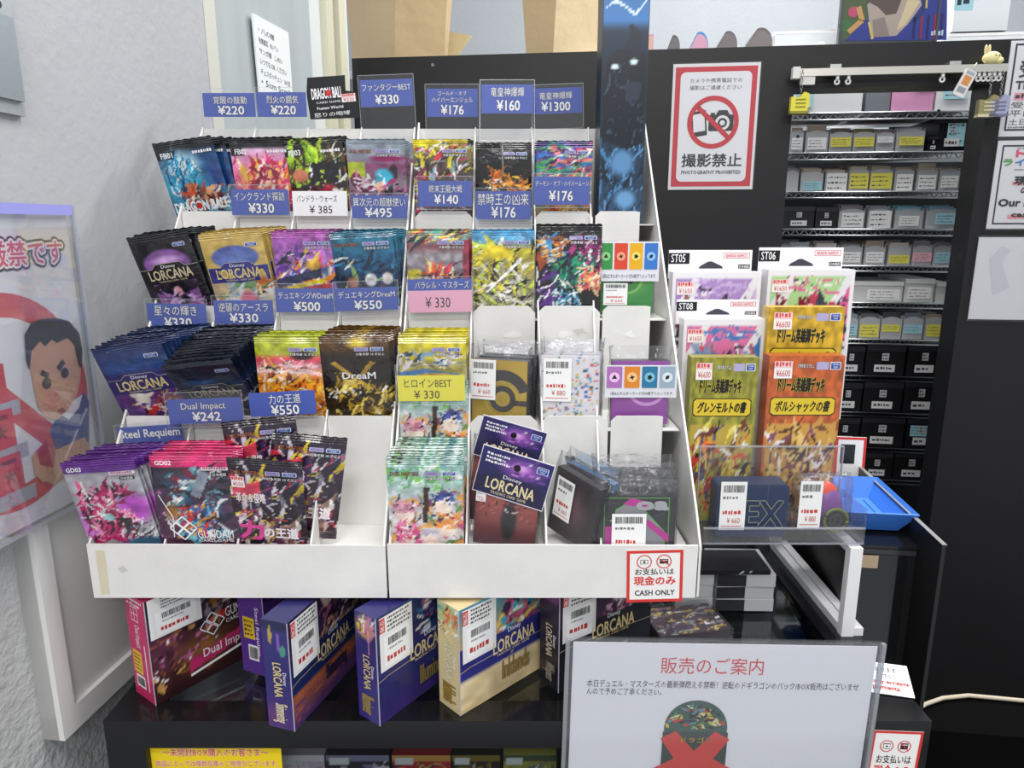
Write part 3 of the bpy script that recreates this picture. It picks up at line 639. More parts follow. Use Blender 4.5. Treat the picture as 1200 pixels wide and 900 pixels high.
 'rainbow': ((.070, 0.100), [('g', [(0, 'b08030'), (.5, '4a7a80'), (.75, '3a6a90'), (.88, '5a3a90'), (1, '3c2c60')]), ('s', 40, 5, (0, .5, 1, .98), ['7a3aa0', 'c84a60', '3a9a70', '3a70b8', '2a1a40', 'e07070', '60b050'], .25, .04, 10, 40), ('s', 46, 6, (.15, .1, .95, .6), ['e0a030', 'f0d060', 'b85018', 'd83a28', 'e8e0a0'], .2, .035, 85, 80), ('b', .3, .92, .1, .05, 'f08080', .6), ('n', .25, 14, 4)], pr_dm(None, logo=False)),
 'parallel': ((.072, 0.102), [('g', [(0, '8a8088'), (.5, '706470'), (.72, 'a09ca4'), (.82, '7a4a50'), (.9, '8a8a90'), (1, 'a0a888')]), ('s', 16, 4, (.1, .86, 1, 1), ['e0d040', '50b8a0', 'c83050', '303038'], .25, .03, 30, 20), ('b', .12, .5, .15, .08, 'd0c030', .3), ('s', 34, 5, (.3, .25, .75, .62), ['e86030', 'f0a040', 'c03050', '58283a', 'f0d080'], .16, .04, 85, 60), ('s', 24, 6, (0, .05, 1, .5), ['e8e4ea', '5a4a58', 'b84a78', '8a98b0', '302830'], .18, .035, 60, 90), ('r', .9, .1, 1, .9, '90384a'), ('n', .25, 14, 4)], pr_dm(None, logo=False)),
 'silveryellow': ((.072, 0.102), [('g', [(0, 'b0b0a8'), (.4, '8a8460'), (.8, 'c0b030'), (.88, '5a98c0'), (1, '4aa0d0')]), ('s', 60, 5, (0, .02, 1, .85), ['e0d030', '2a2a28', 'f0ece0', '8a8040', 'c0c0b8', '4a4838', 'c8e040', '181818'], .22, .035, 60, 90), ('b', .4, .75, .3, .1, 'e0c828', .4), ('p', [(.2, .3), (.24, .3), (.8, .66), (.78, .7)], 'f4f4f2'), ('n', .2, 14, 4)], pr_dm(None, logo=False)),
 'blackflame': ((.076, 0.108), [('g', [(0, '141318'), (.9, '16151a'), (1, '111114')]), ('s', 16, 4, (.05, .6, .45, .85), ['e0a030', '3a90c8', 'd8d0c0', 'a84a20'], .18, .05, 40, 60), ('s', 20, 6, (.5, .55, 1, .85), ['8a2a68', 'b83a88', '5a1a50', '301830'], .2, .05, 80, 60), ('s', 26, 7, (.25, .35, .9, .65), ['1a8a60', '28a878', '105a48', '184858'], .18, .045, 80, 70), ('s', 14, 8, (.65, .3, 1, .55), ['d88a50', 'c84a58', 'e8c8a0'], .14, .04, 60, 70), ('s', 22, 9, (.2, .03, .7, .28), ['a8d8e8', 'e8f4f8', '3a88b0', '205a80'], .18, .04, 60, 70), ('s', 8, 10, (0, .1, .3, .5), ['5a2a88', '3a1a58'], .2, .04, 60, 50), ('n', .15, 14, 4)], pr_dm(None)),
 'heroyellow': ((.072, 0.102), [('g', [(0, 'b0c8c8'), (.5, 'd8d0c0'), (.62, 'a89a40'), (.85, 'c8b828'), (1, 'd8cc30')]), ('p', [(.0, .45), (.0, .62), (.4, .66), (.9, .6), (1, .45)], '3a78b8'), ('b', .55, .55, .4, .07, 'c8a030', .2), ('b', .55, .55, .34, .05, 'b83a40', .3), ('b', .55, .55, .26, .02, 'f0e0e0', .3), ('s', 16, 4, (0, .68, 1, .82), ['e8e8ea', '7a98b8', '2a3a58', 'd0c8d0'], .14, .04, 20, 60), ('c', 10, 8, (.05, .08, .95, .4), ['f4dcd0', 'e89ab0', 'f0b070', '6a2a38'], .07, .13), ('n', .2, 14, 4)], pr_dm(None, logo=False)),
 'heroine': ((.074, 0.106), [('g', [(0, 'd8d0c8'), (.5, 'd0ccd0'), (.75, 'a8c8c0'), (.9, '88b8b0'), (1, '98b8a0')]), ('s', 26, 3, (.0, .72, 1, 1), ['68a880', 'b8d8d0', '78c050', '4a8890', 'd8e8e4'], .14, .05, 30, 80), ('s', 30, 7, (0, .05, 1, .7), ['e8e0e4', 'c84a78', '3a2a38', '5a8a50', 'e0a050', 'b8a8c0', '7a3a58'], .18, .05, 60, 80), ('b', .22, .45, .15, .1, 'f4dcd0', .2), ('b', .72, .53, .15, .1, 'f4dcd0', .2), ('b', .78, .3, .15, .1, 'f6e0d0', .2), ('b', .22, .22, .15, .1, 'f4d8cc', .2), ('b', .55, .14, .13, .09, 'f4dcd0', .2), ('s', 12, 9, (.1, .15, .4, .35), ['e87aa8', 'd85088'], .1, .05, 60, 80), ('s', 12, 12, (.65, .3, .95, .45), ['f09040', 'e8a860'], .1, .05, 60, 80), ('s', 10, 13, (.6, .55, .85, .66), ['4a5ab0', '384890'], .1, .05, 20, 60), ('s', 10, 14, (.1, .47, .35, .58), ['e8a8b8', 'c87898'], .1, .05, 30, 60), ('c', 12, 5, (.1, .1, .9, .55), ['3a2228', 'a83048', '2a4a78'], .012, .025), ('p', [(.46, .35), (.52, .35), (.56, .72), (.48, .72)], '3a2a20'), ('n', .12, 14, 4)], pr_dm(None, lcol='9a6a48')),
}
def pr_king(b, w, h):
    pr_dm(None, logo=True)(b, w, h)
    b.text('力', (-w * .42, h * .17, -w * .1, h * .36), hx('e0409a'), 2, out=W_, bold=.05)
    b.text('の王道', (-w * .08, h * .2, w * .38, h * .31), hx('f0e8ec'), 2, out=hx('a02868'), bold=.04)
    b.text('革命＆侵略', (-w * .42, h * .56, -w * .02, h * .66), hx('f4f0f0'), 2, out=hx('c02040'), bold=.03)
PK = {}
DESC = {'fb01': 'black topped pack with icy blue art', 'fb02': 'black topped pack with pink and yellow art', 'fb03': 'black topped pack with lime green flames', 'chibi': 'silver topped pack with small chibi faces',
 'dark_lor': 'black pack with lilac arch and gold lettering', 'gold_lor': 'gold pack with a violet name band', 'navy_lor': 'navy pack with purple scene and gold lettering', 'night_lor': 'midnight blue pack with dim lettering',
 'wdream': 'purple topped pack with clashing bright stripes', 'dream': 'teal foil pack with three pale faces', 'orange': 'orange and gold pack with lime top edge', 'blackgold': 'brown black pack with crossed gold blades',
 'gd03': 'silver pack with magenta machine and purple top', 'gd02': 'pink topped pack with teal machine art', 'king': 'crumpled black pack with multicoloured swirls', 'yellowblack': 'yellow black and white spiky pack',
 'blackfire': 'black pack with a golden fire crest', 'rainbow': 'rainbow foil pack with violet top', 'parallel': 'silver pack with a red flame emblem', 'silveryellow': 'yellow and silver pack with blue top edge',
 'blackflame': 'black pack with green and magenta flames', 'heroyellow': 'yellow edged pack with red and white eye stripe', 'heroine': 'mint topped pack with five smiling faces'}
for i, (k, (wh, ops, pr)) in enumerate(protos.items()):
    if k == 'king': pr = pr_king
    st = None
    PK[k] = make_pack('booster_pack', wh[0], wh[1], ops, pr, seed=i + 3, T=.0026 if k in ('night_lor',) else .0034)
    PK[k]['first'] = 1
def group_packs(kind, n, rack, colm, row, lean=(12, -8), roll=(0, 0), yaw=(0, 0), dx=(0, 0), y0=None, pitch=.0042, dz=(0, 0), where='', desc=None, extra_y=0):
    p = PK[kind]; d = desc or DESC[kind]; h = protos[kind][0][1]
    xs = rack.X((colm + .5) / 4, row + .4)
    y = row_y(row) + (y0 if y0 is not None else .006 + .03 * max(0, math.tan(math.radians(lean[0])))) + extra_y
    out = []
    for i in range(n):
        f = i / max(1, n - 1); R = random.Random(hash(kind) % 1000 if False else i * 7 + colm + row * 5)
        o = p if 'first' in p.keys() else dup(p, '')
        if 'first' in p.keys(): del p['first']
        o['group'] = d.replace(' pack ', ' packs ', 1) if d.split()[-1] != 'pack' else d + 's'
        if n == 1: o['label'] = d + (', ' + where if where else '')
        else: o['label'] = d + ', ' + (ORD[i] + (' in its pocket' if i == 0 else ' from the front') if i < n - 1 or n < 3 else 'rearmost in its pocket')
        if n > 1 and where: o['label'] = o['label'].replace('in its pocket', where).replace('from the front', 'from front ' + where)
        j = 0 if i == 0 else 1
        o.location = (xs + dx[0] + (dx[1] - dx[0]) * f + R.uniform(-.0015, .0015) * j, y + i * pitch, floor_z(row) + .001 + dz[0] + (dz[1] - dz[0]) * f + R.uniform(-.0, .0015) * j)
        o.rotation_euler = (Matrix.Rotation(math.radians(yaw[0] + (yaw[1] - yaw[0]) * f + R.uniform(-1, 1) * j), 3, 'Z') @ Matrix.Rotation(math.radians(roll[0] + (roll[1] - roll[0]) * f + R.uniform(-.6, .6) * j), 3, 'Y') @ Matrix.Rotation(math.radians(lean[0] + (lean[1] - lean[0]) * f), 3, 'X')).to_euler()
        out.append(o)
    return out
# left rack, top row down
group_packs('fb01', 6, LR, 0, 3, lean=(14, -6), roll=(-8, -1), dx=(-.008, .014), pitch=.009)
group_packs('fb02', 4, LR, 1, 3, lean=(8, -6), roll=(-1, -1), dx=(.0, .002))
group_packs('fb03', 4, LR, 2, 3, lean=(8, -6), roll=(-4, -1), dx=(-.001, .0))
group_packs('chibi', 6, LR, 3, 3, lean=(8, -8), dx=(-.002, .001), pitch=.008)
group_packs('dark_lor', 5, LR, 0, 2, lean=(16, 4), roll=(-9, -5), dx=(-.004, .004), pitch=.006)
group_packs('gold_lor', 9, LR, 1, 2, lean=(15, -3), roll=(-5, -2), dx=(-.001, .002), pitch=.0052)
group_packs('wdream', 7, LR, 2, 2, lean=(8, -10), roll=(-1, 0), dx=(.0, .001), pitch=.006)
group_packs('dream', 9, LR, 3, 2, lean=(10, -10), roll=(-3, 0), dx=(-.001, .001), pitch=.0055)
group_packs('navy_lor', 13, LR, 0, 1, lean=(20, -2), roll=(-8, -2), dx=(-.004, .003), pitch=.0045)
group_packs('night_lor', 20, LR, 1, 1, lean=(38, -8), roll=(-6, 0), dx=(-.003, .001), pitch=.0028)
group_packs('orange', 5, LR, 2, 1, lean=(4, -10), dx=(.0, .0), pitch=.006)
group_packs('blackgold', 10, LR, 3, 1, lean=(8, -10), roll=(-1, 0), dx=(.0, .0), pitch=.0055)
group_packs('gd03', 10, LR, 0, 0, lean=(12, 8), roll=(-4, -2), yaw=(0, 0), dx=(-.005, .004), pitch=.005)
group_packs('gd02', 7, LR, 1, 0, lean=(4, 0), roll=(0, 0), dx=(-.001, .0), pitch=.006)
# right rack
group_packs('yellowblack', 3, RR, 0, 3, lean=(4, -6), dx=(.0, .0))
group_packs('blackfire', 4, RR, 1, 3, lean=(2, -10), dx=(.0, .0), pitch=.008)
group_packs('rainbow', 6, RR, 2, 3, lean=(4, -10), dx=(.0, .0), pitch=.008)
group_packs('parallel', 4, RR, 0, 2, lean=(4, -10), dx=(-.0, .0), pitch=.014)
group_packs('silveryellow', 4, RR, 1, 2, lean=(2, -10), dx=(-.0, .0), pitch=.008)
group_packs('blackflame', 4, RR, 2, 2, lean=(0, -6), dx=(-.0, .0), pitch=.005)
group_packs('heroyellow', 6, RR, 0, 1, lean=(4, -8), dx=(-.0, .0), pitch=.009)
group_packs('heroine', 9, RR, 0, 0, lean=(6, -12), dx=(-.001, .0), pitch=.007)
hp = dup(PK['heroine'], 'mint topped pack tucked upright behind the yellow handwritten card'); hp.location = (RR.X(.5 / 4, 1) + .001, row_y(1) - .0065, floor_z(0) + .062); hp.rotation_euler = (0, 0, 0)
# the slumped packs of the third column in front
kg = [(-.009, .034, .026, 2, -5, 4, 'standing tallest at the back of the front pocket'), (.018, .022, .010, -2, 9, 12, 'leaning to the right in the front pocket'),
      (-.004, .005, -.001, 10, 3, -3, 'frontmost, with a white price sticker')]
for i, (dx, dy, dz, ln, rl, yw, wh) in enumerate(kg):
    o = PK['king'] if i == 0 else dup(PK['king'], '')
    o['label'] = 'crumpled swirly black pack ' + wh; o['group'] = 'crumpled black packs in the front pocket'
    o.location = (LR.X(2.5 / 4, .3) + dx, row_y(0) + .006 + dy, floor_z(0) + .002 + dz)
    o.rotation_euler = (math.radians(ln), math.radians(rl), math.radians(yw))
s = MB('paper'); price_sticker(s, -.034, .078, .013, .012, '¥550'); sl = s.build('price_sticker', o); sl.location = (0, -.002, 0)

# ================================================================ PRICE CARDS
def price_card(px, y, lines, label, roll=0, lean=0, yaw=0, col='4c60b2', hold=True, up=.003, down=.004, ink=None, group='blue price cards', tcol=None, split=None):
    """px: the card's four sides in the photo; it stands at depth y"""
    F = Fr(Wy((px[0] + px[2]) / 2, (px[1] + px[3]) / 2, y), yaw=yaw, lean=lean, roll=roll)
    w = abs(F.uv(px[2], (px[1] + px[3]) / 2)[0] - F.uv(px[0], (px[1] + px[3]) / 2)[0]); h = abs(F.uv((px[0] + px[2]) / 2, px[1])[1] - F.uv((px[0] + px[2]) / 2, px[3])[1])
    F.o = F.o - F.rot @ Vector((w / 2, 0, h / 2))
    t = thing('price_card', label, 'price card', group=group); F.put(t)
    b = MB('paper', eps=.0001); b.box(0, w, 0, .0005, 0, h, hx(col))
    if split: b.rect(0, 0, w, h * split, hx('f0b4cc'), 1)
    for (txt, bx, kw) in lines:
        ink_ = hx(ink) if ink else hx('f4f4f6')
        k = dict(out=None if ink else hx('20264a'), bold=.012 if not ink else 0); k.update(kw); c = k.pop('c', None)
        b.text(txt, (w * bx[0], h * bx[1], w * bx[2], h * bx[3]), hx(c) if c else ink_, 2, **k)
    b.build('paper_insert', t)
    if hold:
        c = MB('clear'); c.slab(rr_pts(-.002, -down, w + .002, h + up, .004), -.0012, -.0007, (1, 1, 1)); c.use('acrylic_edge'); c.T = T_(0, -.00125, 0); c.frame2(-.002, -down, w + .002, h + up, .0008, (1, 1, 1), 0); c.build('plastic_sleeve', t)  # hazy rim drawn in for the whitish highlights along the sleeve edges
    return t
def two(a, p, top=(.1, .55, .9, .86), bot=(.27, .12, .73, .46)): return [(a, top, {}), (p, bot, {'bold': .025, 'ob': .06})]
ty = YB - .006
price_card((238, 109, 299, 137), ty, two('覚醒の鼓動', '¥220', (.2, .54, .84, .86), (.28, .1, .78, .46)), 'blue 220 yen card at the rack top, leftmost', up=.006, down=.030)
price_card((301, 108, 359, 137), ty, two('烈火の闘気', '¥220', (.2, .54, .84, .86), (.28, .1, .78, .46)), 'blue 220 yen card at the rack top, second from left', up=.006, down=.030)
price_card((422, 93, 484, 125), ty, two('ファンタジーBEST', '¥330', (.04, .58, .96, .84), (.28, .1, .72, .44)), 'blue 330 yen card at the rack top, right of the black stepped card', up=.006, down=.040, roll=-2)
price_card((500, 104, 560, 137), ty, [('ゴールド・オブ', (.22, .76, .78, .92), {}), ('ハイパーエンジェル', (.1, .52, .9, .7), {}), ('¥176', (.28, .08, .72, .42), {'bold': .025, 'ob': .06})], 'blue 176 yen card with two title lines above the yellow packs', up=.006, down=.028)
price_card((564, 99, 625, 133), ty - .008, two('竜皇神爆輝', '¥160', (.18, .58, .82, .9), (.3, .1, .74, .46)), 'blue card with a light glare at the rack top, middle of right rack', up=.006, down=.036, lean=-9)
price_card((624, 103, 682, 133), ty, two('竜皇神爆輝', '¥1300', (.14, .56, .8, .84), (.18, .1, .76, .46)), 'blue 1300 yen card at the rack top beside the dark art box', up=.005, down=.020, roll=-2)
Y3 = row_y(3) - .012
price_card((271, 222, 338, 252), Y3, two('インクランド探訪', '¥330', (.06, .56, .94, .9), (.3, .08, .74, .46)), 'blue 330 yen card under the pink and yellow pack', roll=0, up=.006, down=.002)
price_card((343, 224, 407, 253), Y3, [('パンドラ・ウォーズ', (.08, .56, .82, .84), {}), ('¥ 385', (.3, .1, .72, .42), {})], 'white handwritten 385 yen card under the lime green pack', col='eeeef0', ink='2a2a32', hold=False, group='handwritten price cards')
price_card((412, 229, 477, 256), Y3, two('異次元の超獣使い', '¥495', (.03, .52, .97, .9), (.24, .06, .72, .46)), 'blue 495 yen card under the chibi face packs')
price_card((490, 212, 553, 242), Y3, two('終末王龍大戦', '¥140', (.2, .54, .82, .84), (.3, .1, .74, .46)), 'blue 140 yen card under the spiky yellow packs', up=.006)
price_card((558, 224, 622, 257), Y3, two('禁時王の凶来', '¥176', (.03, .5, .96, .92), (.28, .06, .72, .44)), 'blue 176 yen card under the golden fire packs', up=.004)
price_card((625, 207, 691, 240), Y3, two('デーモン・オブ・ハイパームーン', '¥176', (.04, .66, .98, .86), (.28, .14, .7, .5)), 'blue 176 yen card under the rainbow foil packs', up=.004)
Y2 = row_y(2) - .012
price_card((173, 356, 242, 385), Y2, two('星々の輝き', '¥330', (.12, .52, .84, .92), (.28, .04, .74, .44)), 'blue 330 yen card under the black packs with lilac arch', roll=1, up=.006)
price_card((251, 352, 320, 380), Y2, two('逆襲のアースラ', '¥330', (.08, .52, .92, .9), (.26, .08, .74, .46)), 'blue 330 yen card under the gold packs', up=.006)
price_card((323, 338, 393, 366), Y2, two('デュエキングWDreaM', '¥500', (.05, .56, .96, .86), (.3, .06, .74, .44)), 'blue 500 yen card under the bright striped packs', up=.006)
price_card((393, 337, 466, 364), Y2 - .002, two('デュエキングDreaM', '¥550', (.05, .56, .96, .86), (.3, .06, .74, .44)), 'blue 550 yen card under the teal packs', up=.008, roll=-2)
price_card((478, 327, 553, 366), Y2, [('パラレル・マスターズ', (.12, .72, .96, .94), {}), ('¥ 330', (.27, .14, .66, .46), {'c': '2a2a32', 'out': None, 'bold': 0})], 'price card with pink handwritten strip reading 330 yen', split=.66, up=.003, group='handwritten price cards', roll=-1)
Y1 = row_y(1) - .012
price_card((138, 499, 215, 525), Y1 + .004, [('Steel Requiem', (.04, .4, .96, .86), {'bold': .03}), ('¥330', (.36, -.0, .72, .25), {})], 'blue card titled Steel Requiem tilted behind the purple packs', roll=-4, hold=True, up=.004, lean=0)
price_card((197, 467, 284, 496), Y1 - .012, two('Dual Impact', '¥242', (.18, .5, .78, .84), (.32, .1, .7, .46)), 'blue 242 yen card titled Dual Impact on the midnight blue packs', roll=-2, up=.008)
price_card((292, 459, 370, 487), Y1 - .006, two('力の王道', '¥550', (.3, .5, .78, .9), (.32, .04, .74, .44)), 'blue 550 yen card tilted under the orange packs', roll=-3, hold=False)
price_card((466, 440, 545, 470), Y1, [('ヒロインBEST', (.1, .54, .8, .86), {'bold': .005}), ('¥ 330', (.24, .1, .62, .42), {'bold': .005})], 'yellow handwritten 330 yen card in front of the yellow edged packs', col='f2e84a', ink='22262a', up=.012, group='handwritten price cards', roll=-.5)
# black stepped header card among the top tags
F = Fr(Wy(358, 140, ty), roll=-5); cx = lambda *q: F.uvs(q)
P = cx((360, 91), (404, 88), (405, 106), (418, 108), (421, 138), (364, 140), (359, 110)); lo = (min(p[0] for p in P), min(p[1] for p in P))
t = thing('header_card', 'black stepped header card with white lettering at the rack top', 'header card'); F.put(t)
b = MB('gloss', eps=.0001); b.slab(P, 0, .0006, K_)
for txt, bx, kw in (('DRAGON BALL', (366, 101, 400, 117), dict(bold=.03)), ('CARD GAME', (371, 117, 399, 122), {}), ('Fusion World', (372, 123, 402, 129), dict(bold=.02)), ('怒りの咆哮', (369, 129, 410, 138), {})):
    b.text(txt, F.box(*bx), W_, 2, **kw)
u, v = F.uv(385, 109); b.disc(u, v, .004, hx('c83028'), 4)
b.build('card', t); s = MB('paper', eps=.00035); x0, z0, x1, z1 = F.box(401, 109, 416, 120); price_sticker(s, x0, z0, x1 - x0, z1 - z0, '¥330'); s.build('price_sticker', t)

# ================================================================ CLEAR BAGGED GOODS IN THE RIGHT RACK
def put(o, loc, rx=0, ry=0, rz=0):
    o.location = loc; o.rotation_euler = (Matrix.Rotation(math.radians(rz), 3, 'Z') @ Matrix.Rotation(math.radians(ry), 3, 'Y') @ Matrix.Rotation(math.radians(rx), 3, 'X')).to_euler(); return o
def bag(name, t, x0, x1, y0, y1, z0, z1, top=.014, seed=1, m='cellophane'):
    """a crinkled clear bag around a block, gathered to a flat top seal"""
    R = np.random.RandomState(seed); n, k = 28, 16; V = []; F = []
    zs = np.concatenate([np.linspace(z0, z1, k - 4), np.linspace(z1 + top * .3, z1 + top, 4)])
    for j, z in enumerate(zs):
        f = 0 if z <= z1 else (z - z1) / top
        for i in range(n):
            q = 2 * math.pi * i / n; sx, sy = math.cos(q), math.sin(q); m_ = max(abs(sx), abs(sy))
            x = (x0 + x1) / 2 + sx / m_ * (x1 - x0) / 2 * (1 + .03 * f); y = (y0 + y1) / 2 + sy / m_ * (y1 - y0) / 2 * (1 - .92 * f)
            V.append((x + R.uniform(-1, 1) * .0007, y + R.uniform(-1, 1) * .0007, z + R.uniform(-1, 1) * .0006))
    for j in range(k - 1):
        for i in range(n): F.append((j * n + i, j * n + (i + 1) % n, (j + 1) * n + (i + 1) % n, (j + 1) * n + i))
    b = MB(m); b.sm = True; b.raw(V, F, (1, 1, 1)); return b.build(name, t)
def sleeve_pack(label, w, h, d, ops, loc, rx=0, ry=0, rz=0, lab=None, group=None, header=None, ink='1a1a1e', extra=None, price='¥ 660', clear=False, rim=0.0, seed=1):
    t = thing('sleeve_pack', label, 'card sleeves', group=group); put(t, loc, rx, ry, rz)
    b = MB('gloss'); b.box(-w / 2, w / 2, 0.0004, d, .003, h, hx(ink))
    if ops: b.grid((-w / 2 + rim, .003 + rim, w / 2 - rim, h - rim), 34, 46, ops)
    if extra: extra(b, w, h)
    b.build('card_stack', t)
    bag('clear_bag', t, -w / 2 - .002, w / 2 + .002, -.0016, d + .002, .001, h + .002, seed=seed)
    if lab:
        s = MB('paper'); s.T = T_(0, -.0026, 0); barcode_label(s, lab[0] * w, lab[1] * h, (lab[2] - lab[0]) * w, (lab[3] - lab[1]) * h, seed=seed + 4, price=price); s.build('barcode_sticker', [q_ for q_ in t.children if q_.name.startswith('clear_bag')][0])
    if header: header(t, w, h)
    return t
GR = 'clear bagged card sleeves'
def ball_print(b, w, h):
    b.ring(.0 * w + .06 * w, h * .42, w * .30, w * .52, hx('3c3a38'), 2, a0=20, a1=175); b.ring(.06 * w, h * .42, w * .30, w * .33, hx('b8a040'), 3)
    b.ring(.06 * w, h * .42, w * .14, w * .24, hx('3c3a38'), 3); b.ring(.06 * w, h * .42, w * .09, w * .13, hx('b8a040'), 4); b.rect(w * .25, h * .33, w * .5, h * .41, hx('3c3a38'), 3)
fz1, fz0 = floor_z(1) + .001, floor_z(0) + .001
gold = [('g', [(0, 'b09428'), (.5, 'a88c28'), (1, 'b89838')]), ('b', .9, .6, .5, .5, 'c8a83c', .8)]
for i, lb in enumerate(('black and gold ringed sleeve pack with barcode sticker, front of its pocket', 'dark sleeve pack right behind the gold ringed one', 'dark sleeve pack at the back behind the gold ringed ones')):
    sleeve_pack(lb, .062, .074, .011, gold if i == 0 else [('f', '26262a')], (RR.X(1.5 / 4, 1.4) - .006 + .0055 * i, row_y(1) + .012 + .018 * i, fz1), -2 - 4 * i, ry=1, rz=-14 + 3 * i, lab=(-.52, .4, -.06, 1.0) if i == 0 else None, group=GR, extra=ball_print if i == 0 else None, seed=i)
conf = [('f', 'e6e4e8'), ('c', 130, 4, (.02, .02, .98, .98), ['d84a50', '3a58b8', 'e8b830', '4aa060', '8a50a8', '303848', 'e8884a', '3aa0c0', 'c0d040'], .018, .034)]
for i, lb in enumerate(('white sleeve pack with confetti coloured pattern, front of its pocket', 'white sleeve pack right behind the confetti one', 'white sleeve pack at the back behind the confetti ones')):
    sleeve_pack(lb, .064, .078, .009, conf, (RR.X(2.5 / 4, 1.4) - .004 + .003 * i, row_y(1) + .012 + .016 * i, fz1), -3 - 4 * i, rz=-6, ink='d8d6da', lab=(-.46, .36, .02, .97) if i == 0 else None, group=GR, price='¥ 880', seed=i + 5)
# energy card packs: a printed header over a bagged card bundle
def header_energy(cols, y=-.004, z0=.0, hh=.036, ww=.068, sag=True):
    def f(t, w, h):
        b = MB('gloss'); zb = h - .014 + z0; b.box(-ww / 2, ww / 2, y, y + .0006, zb, zb + hh, hx('e2e2ea')); b.T = T_(0, y - .0002, zb)
        for i, (c, cc) in enumerate(cols):
            x = -ww / 2 + ww * (.02 + .245 * i); q = ww * .215
            b.rrect(x, hh * .3, x + q, hh * .96, .001, hx(c), 1); b.disc(x + q / 2, hh * .63, q * .33, hx(cc), 2, n=18)
            k = hx('17171c'); cxx, cz = x + q / 2, hh * .63
            P = {0: shape_star(cxx, cz, q * .1, q * .2, 3, 1.57, 1), 1: shape_star(cxx, cz, q * .08, q * .2, 4, .3, 1), 2: shape_star(cxx, cz, q * .12, q * .2, 5, 0, 1), 3: shape_star(cxx, cz, q * .13, q * .2, 2, .8, 1)}[i]
            b.flat(P, k, 3)
        b.text('1袋4エネルギーカードが50枚ずつ入ってます。', (-ww * .42, hh * .07, ww * .46, hh * .19), K_, 2)
        b.build('header_card', t)
    return f
def leaf(b, w, h):
    b.disc(0, h * .62, w * .3, hx('88c860'), 2); b.disc(0, h * .62, w * .25, hx('3a9038'), 3); b.flat([(-w * .16, h * .5), (w * .1, h * .54), (w * .18, h * .74), (-w * .1, h * .7)], hx('14201a'), 4)
t = sleeve_pack('bagged green card bundle with four colour header card, top right pocket', .062, .074, .012, [('g', [(0, '2a8a38'), (1, '48a848')]), ('b', .5, .6, .5, .4, '68b850', .8)], (RR.X(3.45 / 4, 2.4) - .002, row_y(2) + .014, floor_z(2) + .001 - .0), 0, rz=0, group='bagged card bundles with headers', extra=leaf, header=header_energy([('3a9048', '90d088'), ('d84830', 'f0a080'), ('e8b020', 'f8e070'), ('3a78c8', '90c0f0')], z0=-.017, hh=.046, ww=.072), lab=(-.46, .2, .0, .55), seed=11)
def eye(b, w, h):
    b.ring(w * .12, h * .62, w * .3, w * .36, hx('d8a0e0'), 2); b.disc(w * .12, h * .62, w * .18, K_, 3); b.disc(w * .12, h * .62, w * .09, hx('c070c8'), 4)
t = sleeve_pack('bagged purple card bundle with four colour header card, right end pocket', .062, .074, .012, [('f', '9a4aa8'), ('b', .6, .6, .5, .4, 'b060b8', .8)], (RR.X(3.5 / 4, 1.4) - .004, row_y(1) + .010, floor_z(1) + .001), 0, rz=0, group='bagged card bundles with headers', extra=eye, header=header_energy([('b070b8', 'f0c8f0'), ('e08828', 'f8c888'), ('2a78a0', '80c0d8'), ('9ab0c0', 'e0e8f0')], z0=-.026, ww=.078), lab=(-.3, .5, .22, .93), seed=12)
# bagged sleeves with violet header cards
def header_lor(zb, hh, ww, ang):
    def f(t, w, h):
        b = MB('gloss'); b.T = T_(0, -.004, zb, 0, 0, ang); P = [(-ww / 2, 0), (ww / 2, 0), (ww / 2, hh), (-ww / 2, hh)]
        b.slab(P, 0, .0006, hx('e8e4ee'))
        b.grid((-ww * .49, hh * .02, ww * .49, hh * .98), 30, 24, [('g', [(0, '2a2850'), (.45, '2c2858'), (1, '2a2868')]), ('b', .6, .72, .4, .3, 'b060c8', .9), ('b', .58, .75, .14, .14, 'e8b8f0', .9), ('s', 6, 3, (.3, .5, .9, .95), ['c080d8', '7a4ab0'], .3, .02, 20, 30), ('p', [(0, 0), (1, 0), (1, .38), (.82, .40), (.74, .52), (.26, .52), (.18, .40), (0, .38)], '26244a')])
        b.text('LORCANA', (-ww * .34, hh * .15, ww * .34, hh * .38), hx('e8d8a8'), 2, bold=.03); b.text('Disney', (-ww * .13, hh * .40, ww * .13, hh * .5), W_, 2)
        b.text('TRADING CARD GAME', (-ww * .25, hh * .06, ww * .25, hh * .12), hx('e8d8a8'), 2)
        b.scribble(-ww * .42, hh * .66, -ww * .05, hh * .9, 3, W_, 5, 2); b.disc(ww * .02, hh * .72, hh * .07, hx('120c1a'), 3)
        b.rrect(ww * .28, hh * .74, ww * .44, hh * .88, .001, hx('e8eaf0'), 2); b.rrect(ww * .29, hh * .75, ww * .43, hh * .87, .001, hx('2a52a8'), 3); b.text('TAKARA\nTOMY', (ww * .305, hh * .765, ww * .415, hh * .855), W_, 4)
        b.build('header_card', t)
    return f
dusk = [('g', [(0, '4a2030'), (.4, '8a3c3c'), (.8, 'b85a50'), (1, '5a2c38')]), ('b', .55, .45, .14, .4, '16121a', .3), ('b', .55, .8, .09, .08, '221a24', .3), ('s', 14, 4, (.1, .5, .9, 1), ['5a2028', 'c87058'], .2, .03, 60, 50)]
sleeve_pack('bagged sleeve pack with violet header card standing behind another like it', .064, .084, .012, dusk, (RR.X(1.5 / 4, .5) - .010, row_y(0) + .056, fz0 + .012), 6, ry=8, rz=-4, group=GR, header=header_lor(.076, .046, .068, 8), seed=21)
sleeve_pack('bagged sleeve pack with violet header card and dusky red art, in front', .064, .070, .012, dusk, (RR.X(1.5 / 4, .2) - .002, row_y(0) + .022, fz0), 4, ry=6, rz=-10, group=GR, header=header_lor(.058, .052, .074, 9), lab=(-.5, .74, -.34, .92), seed=22)
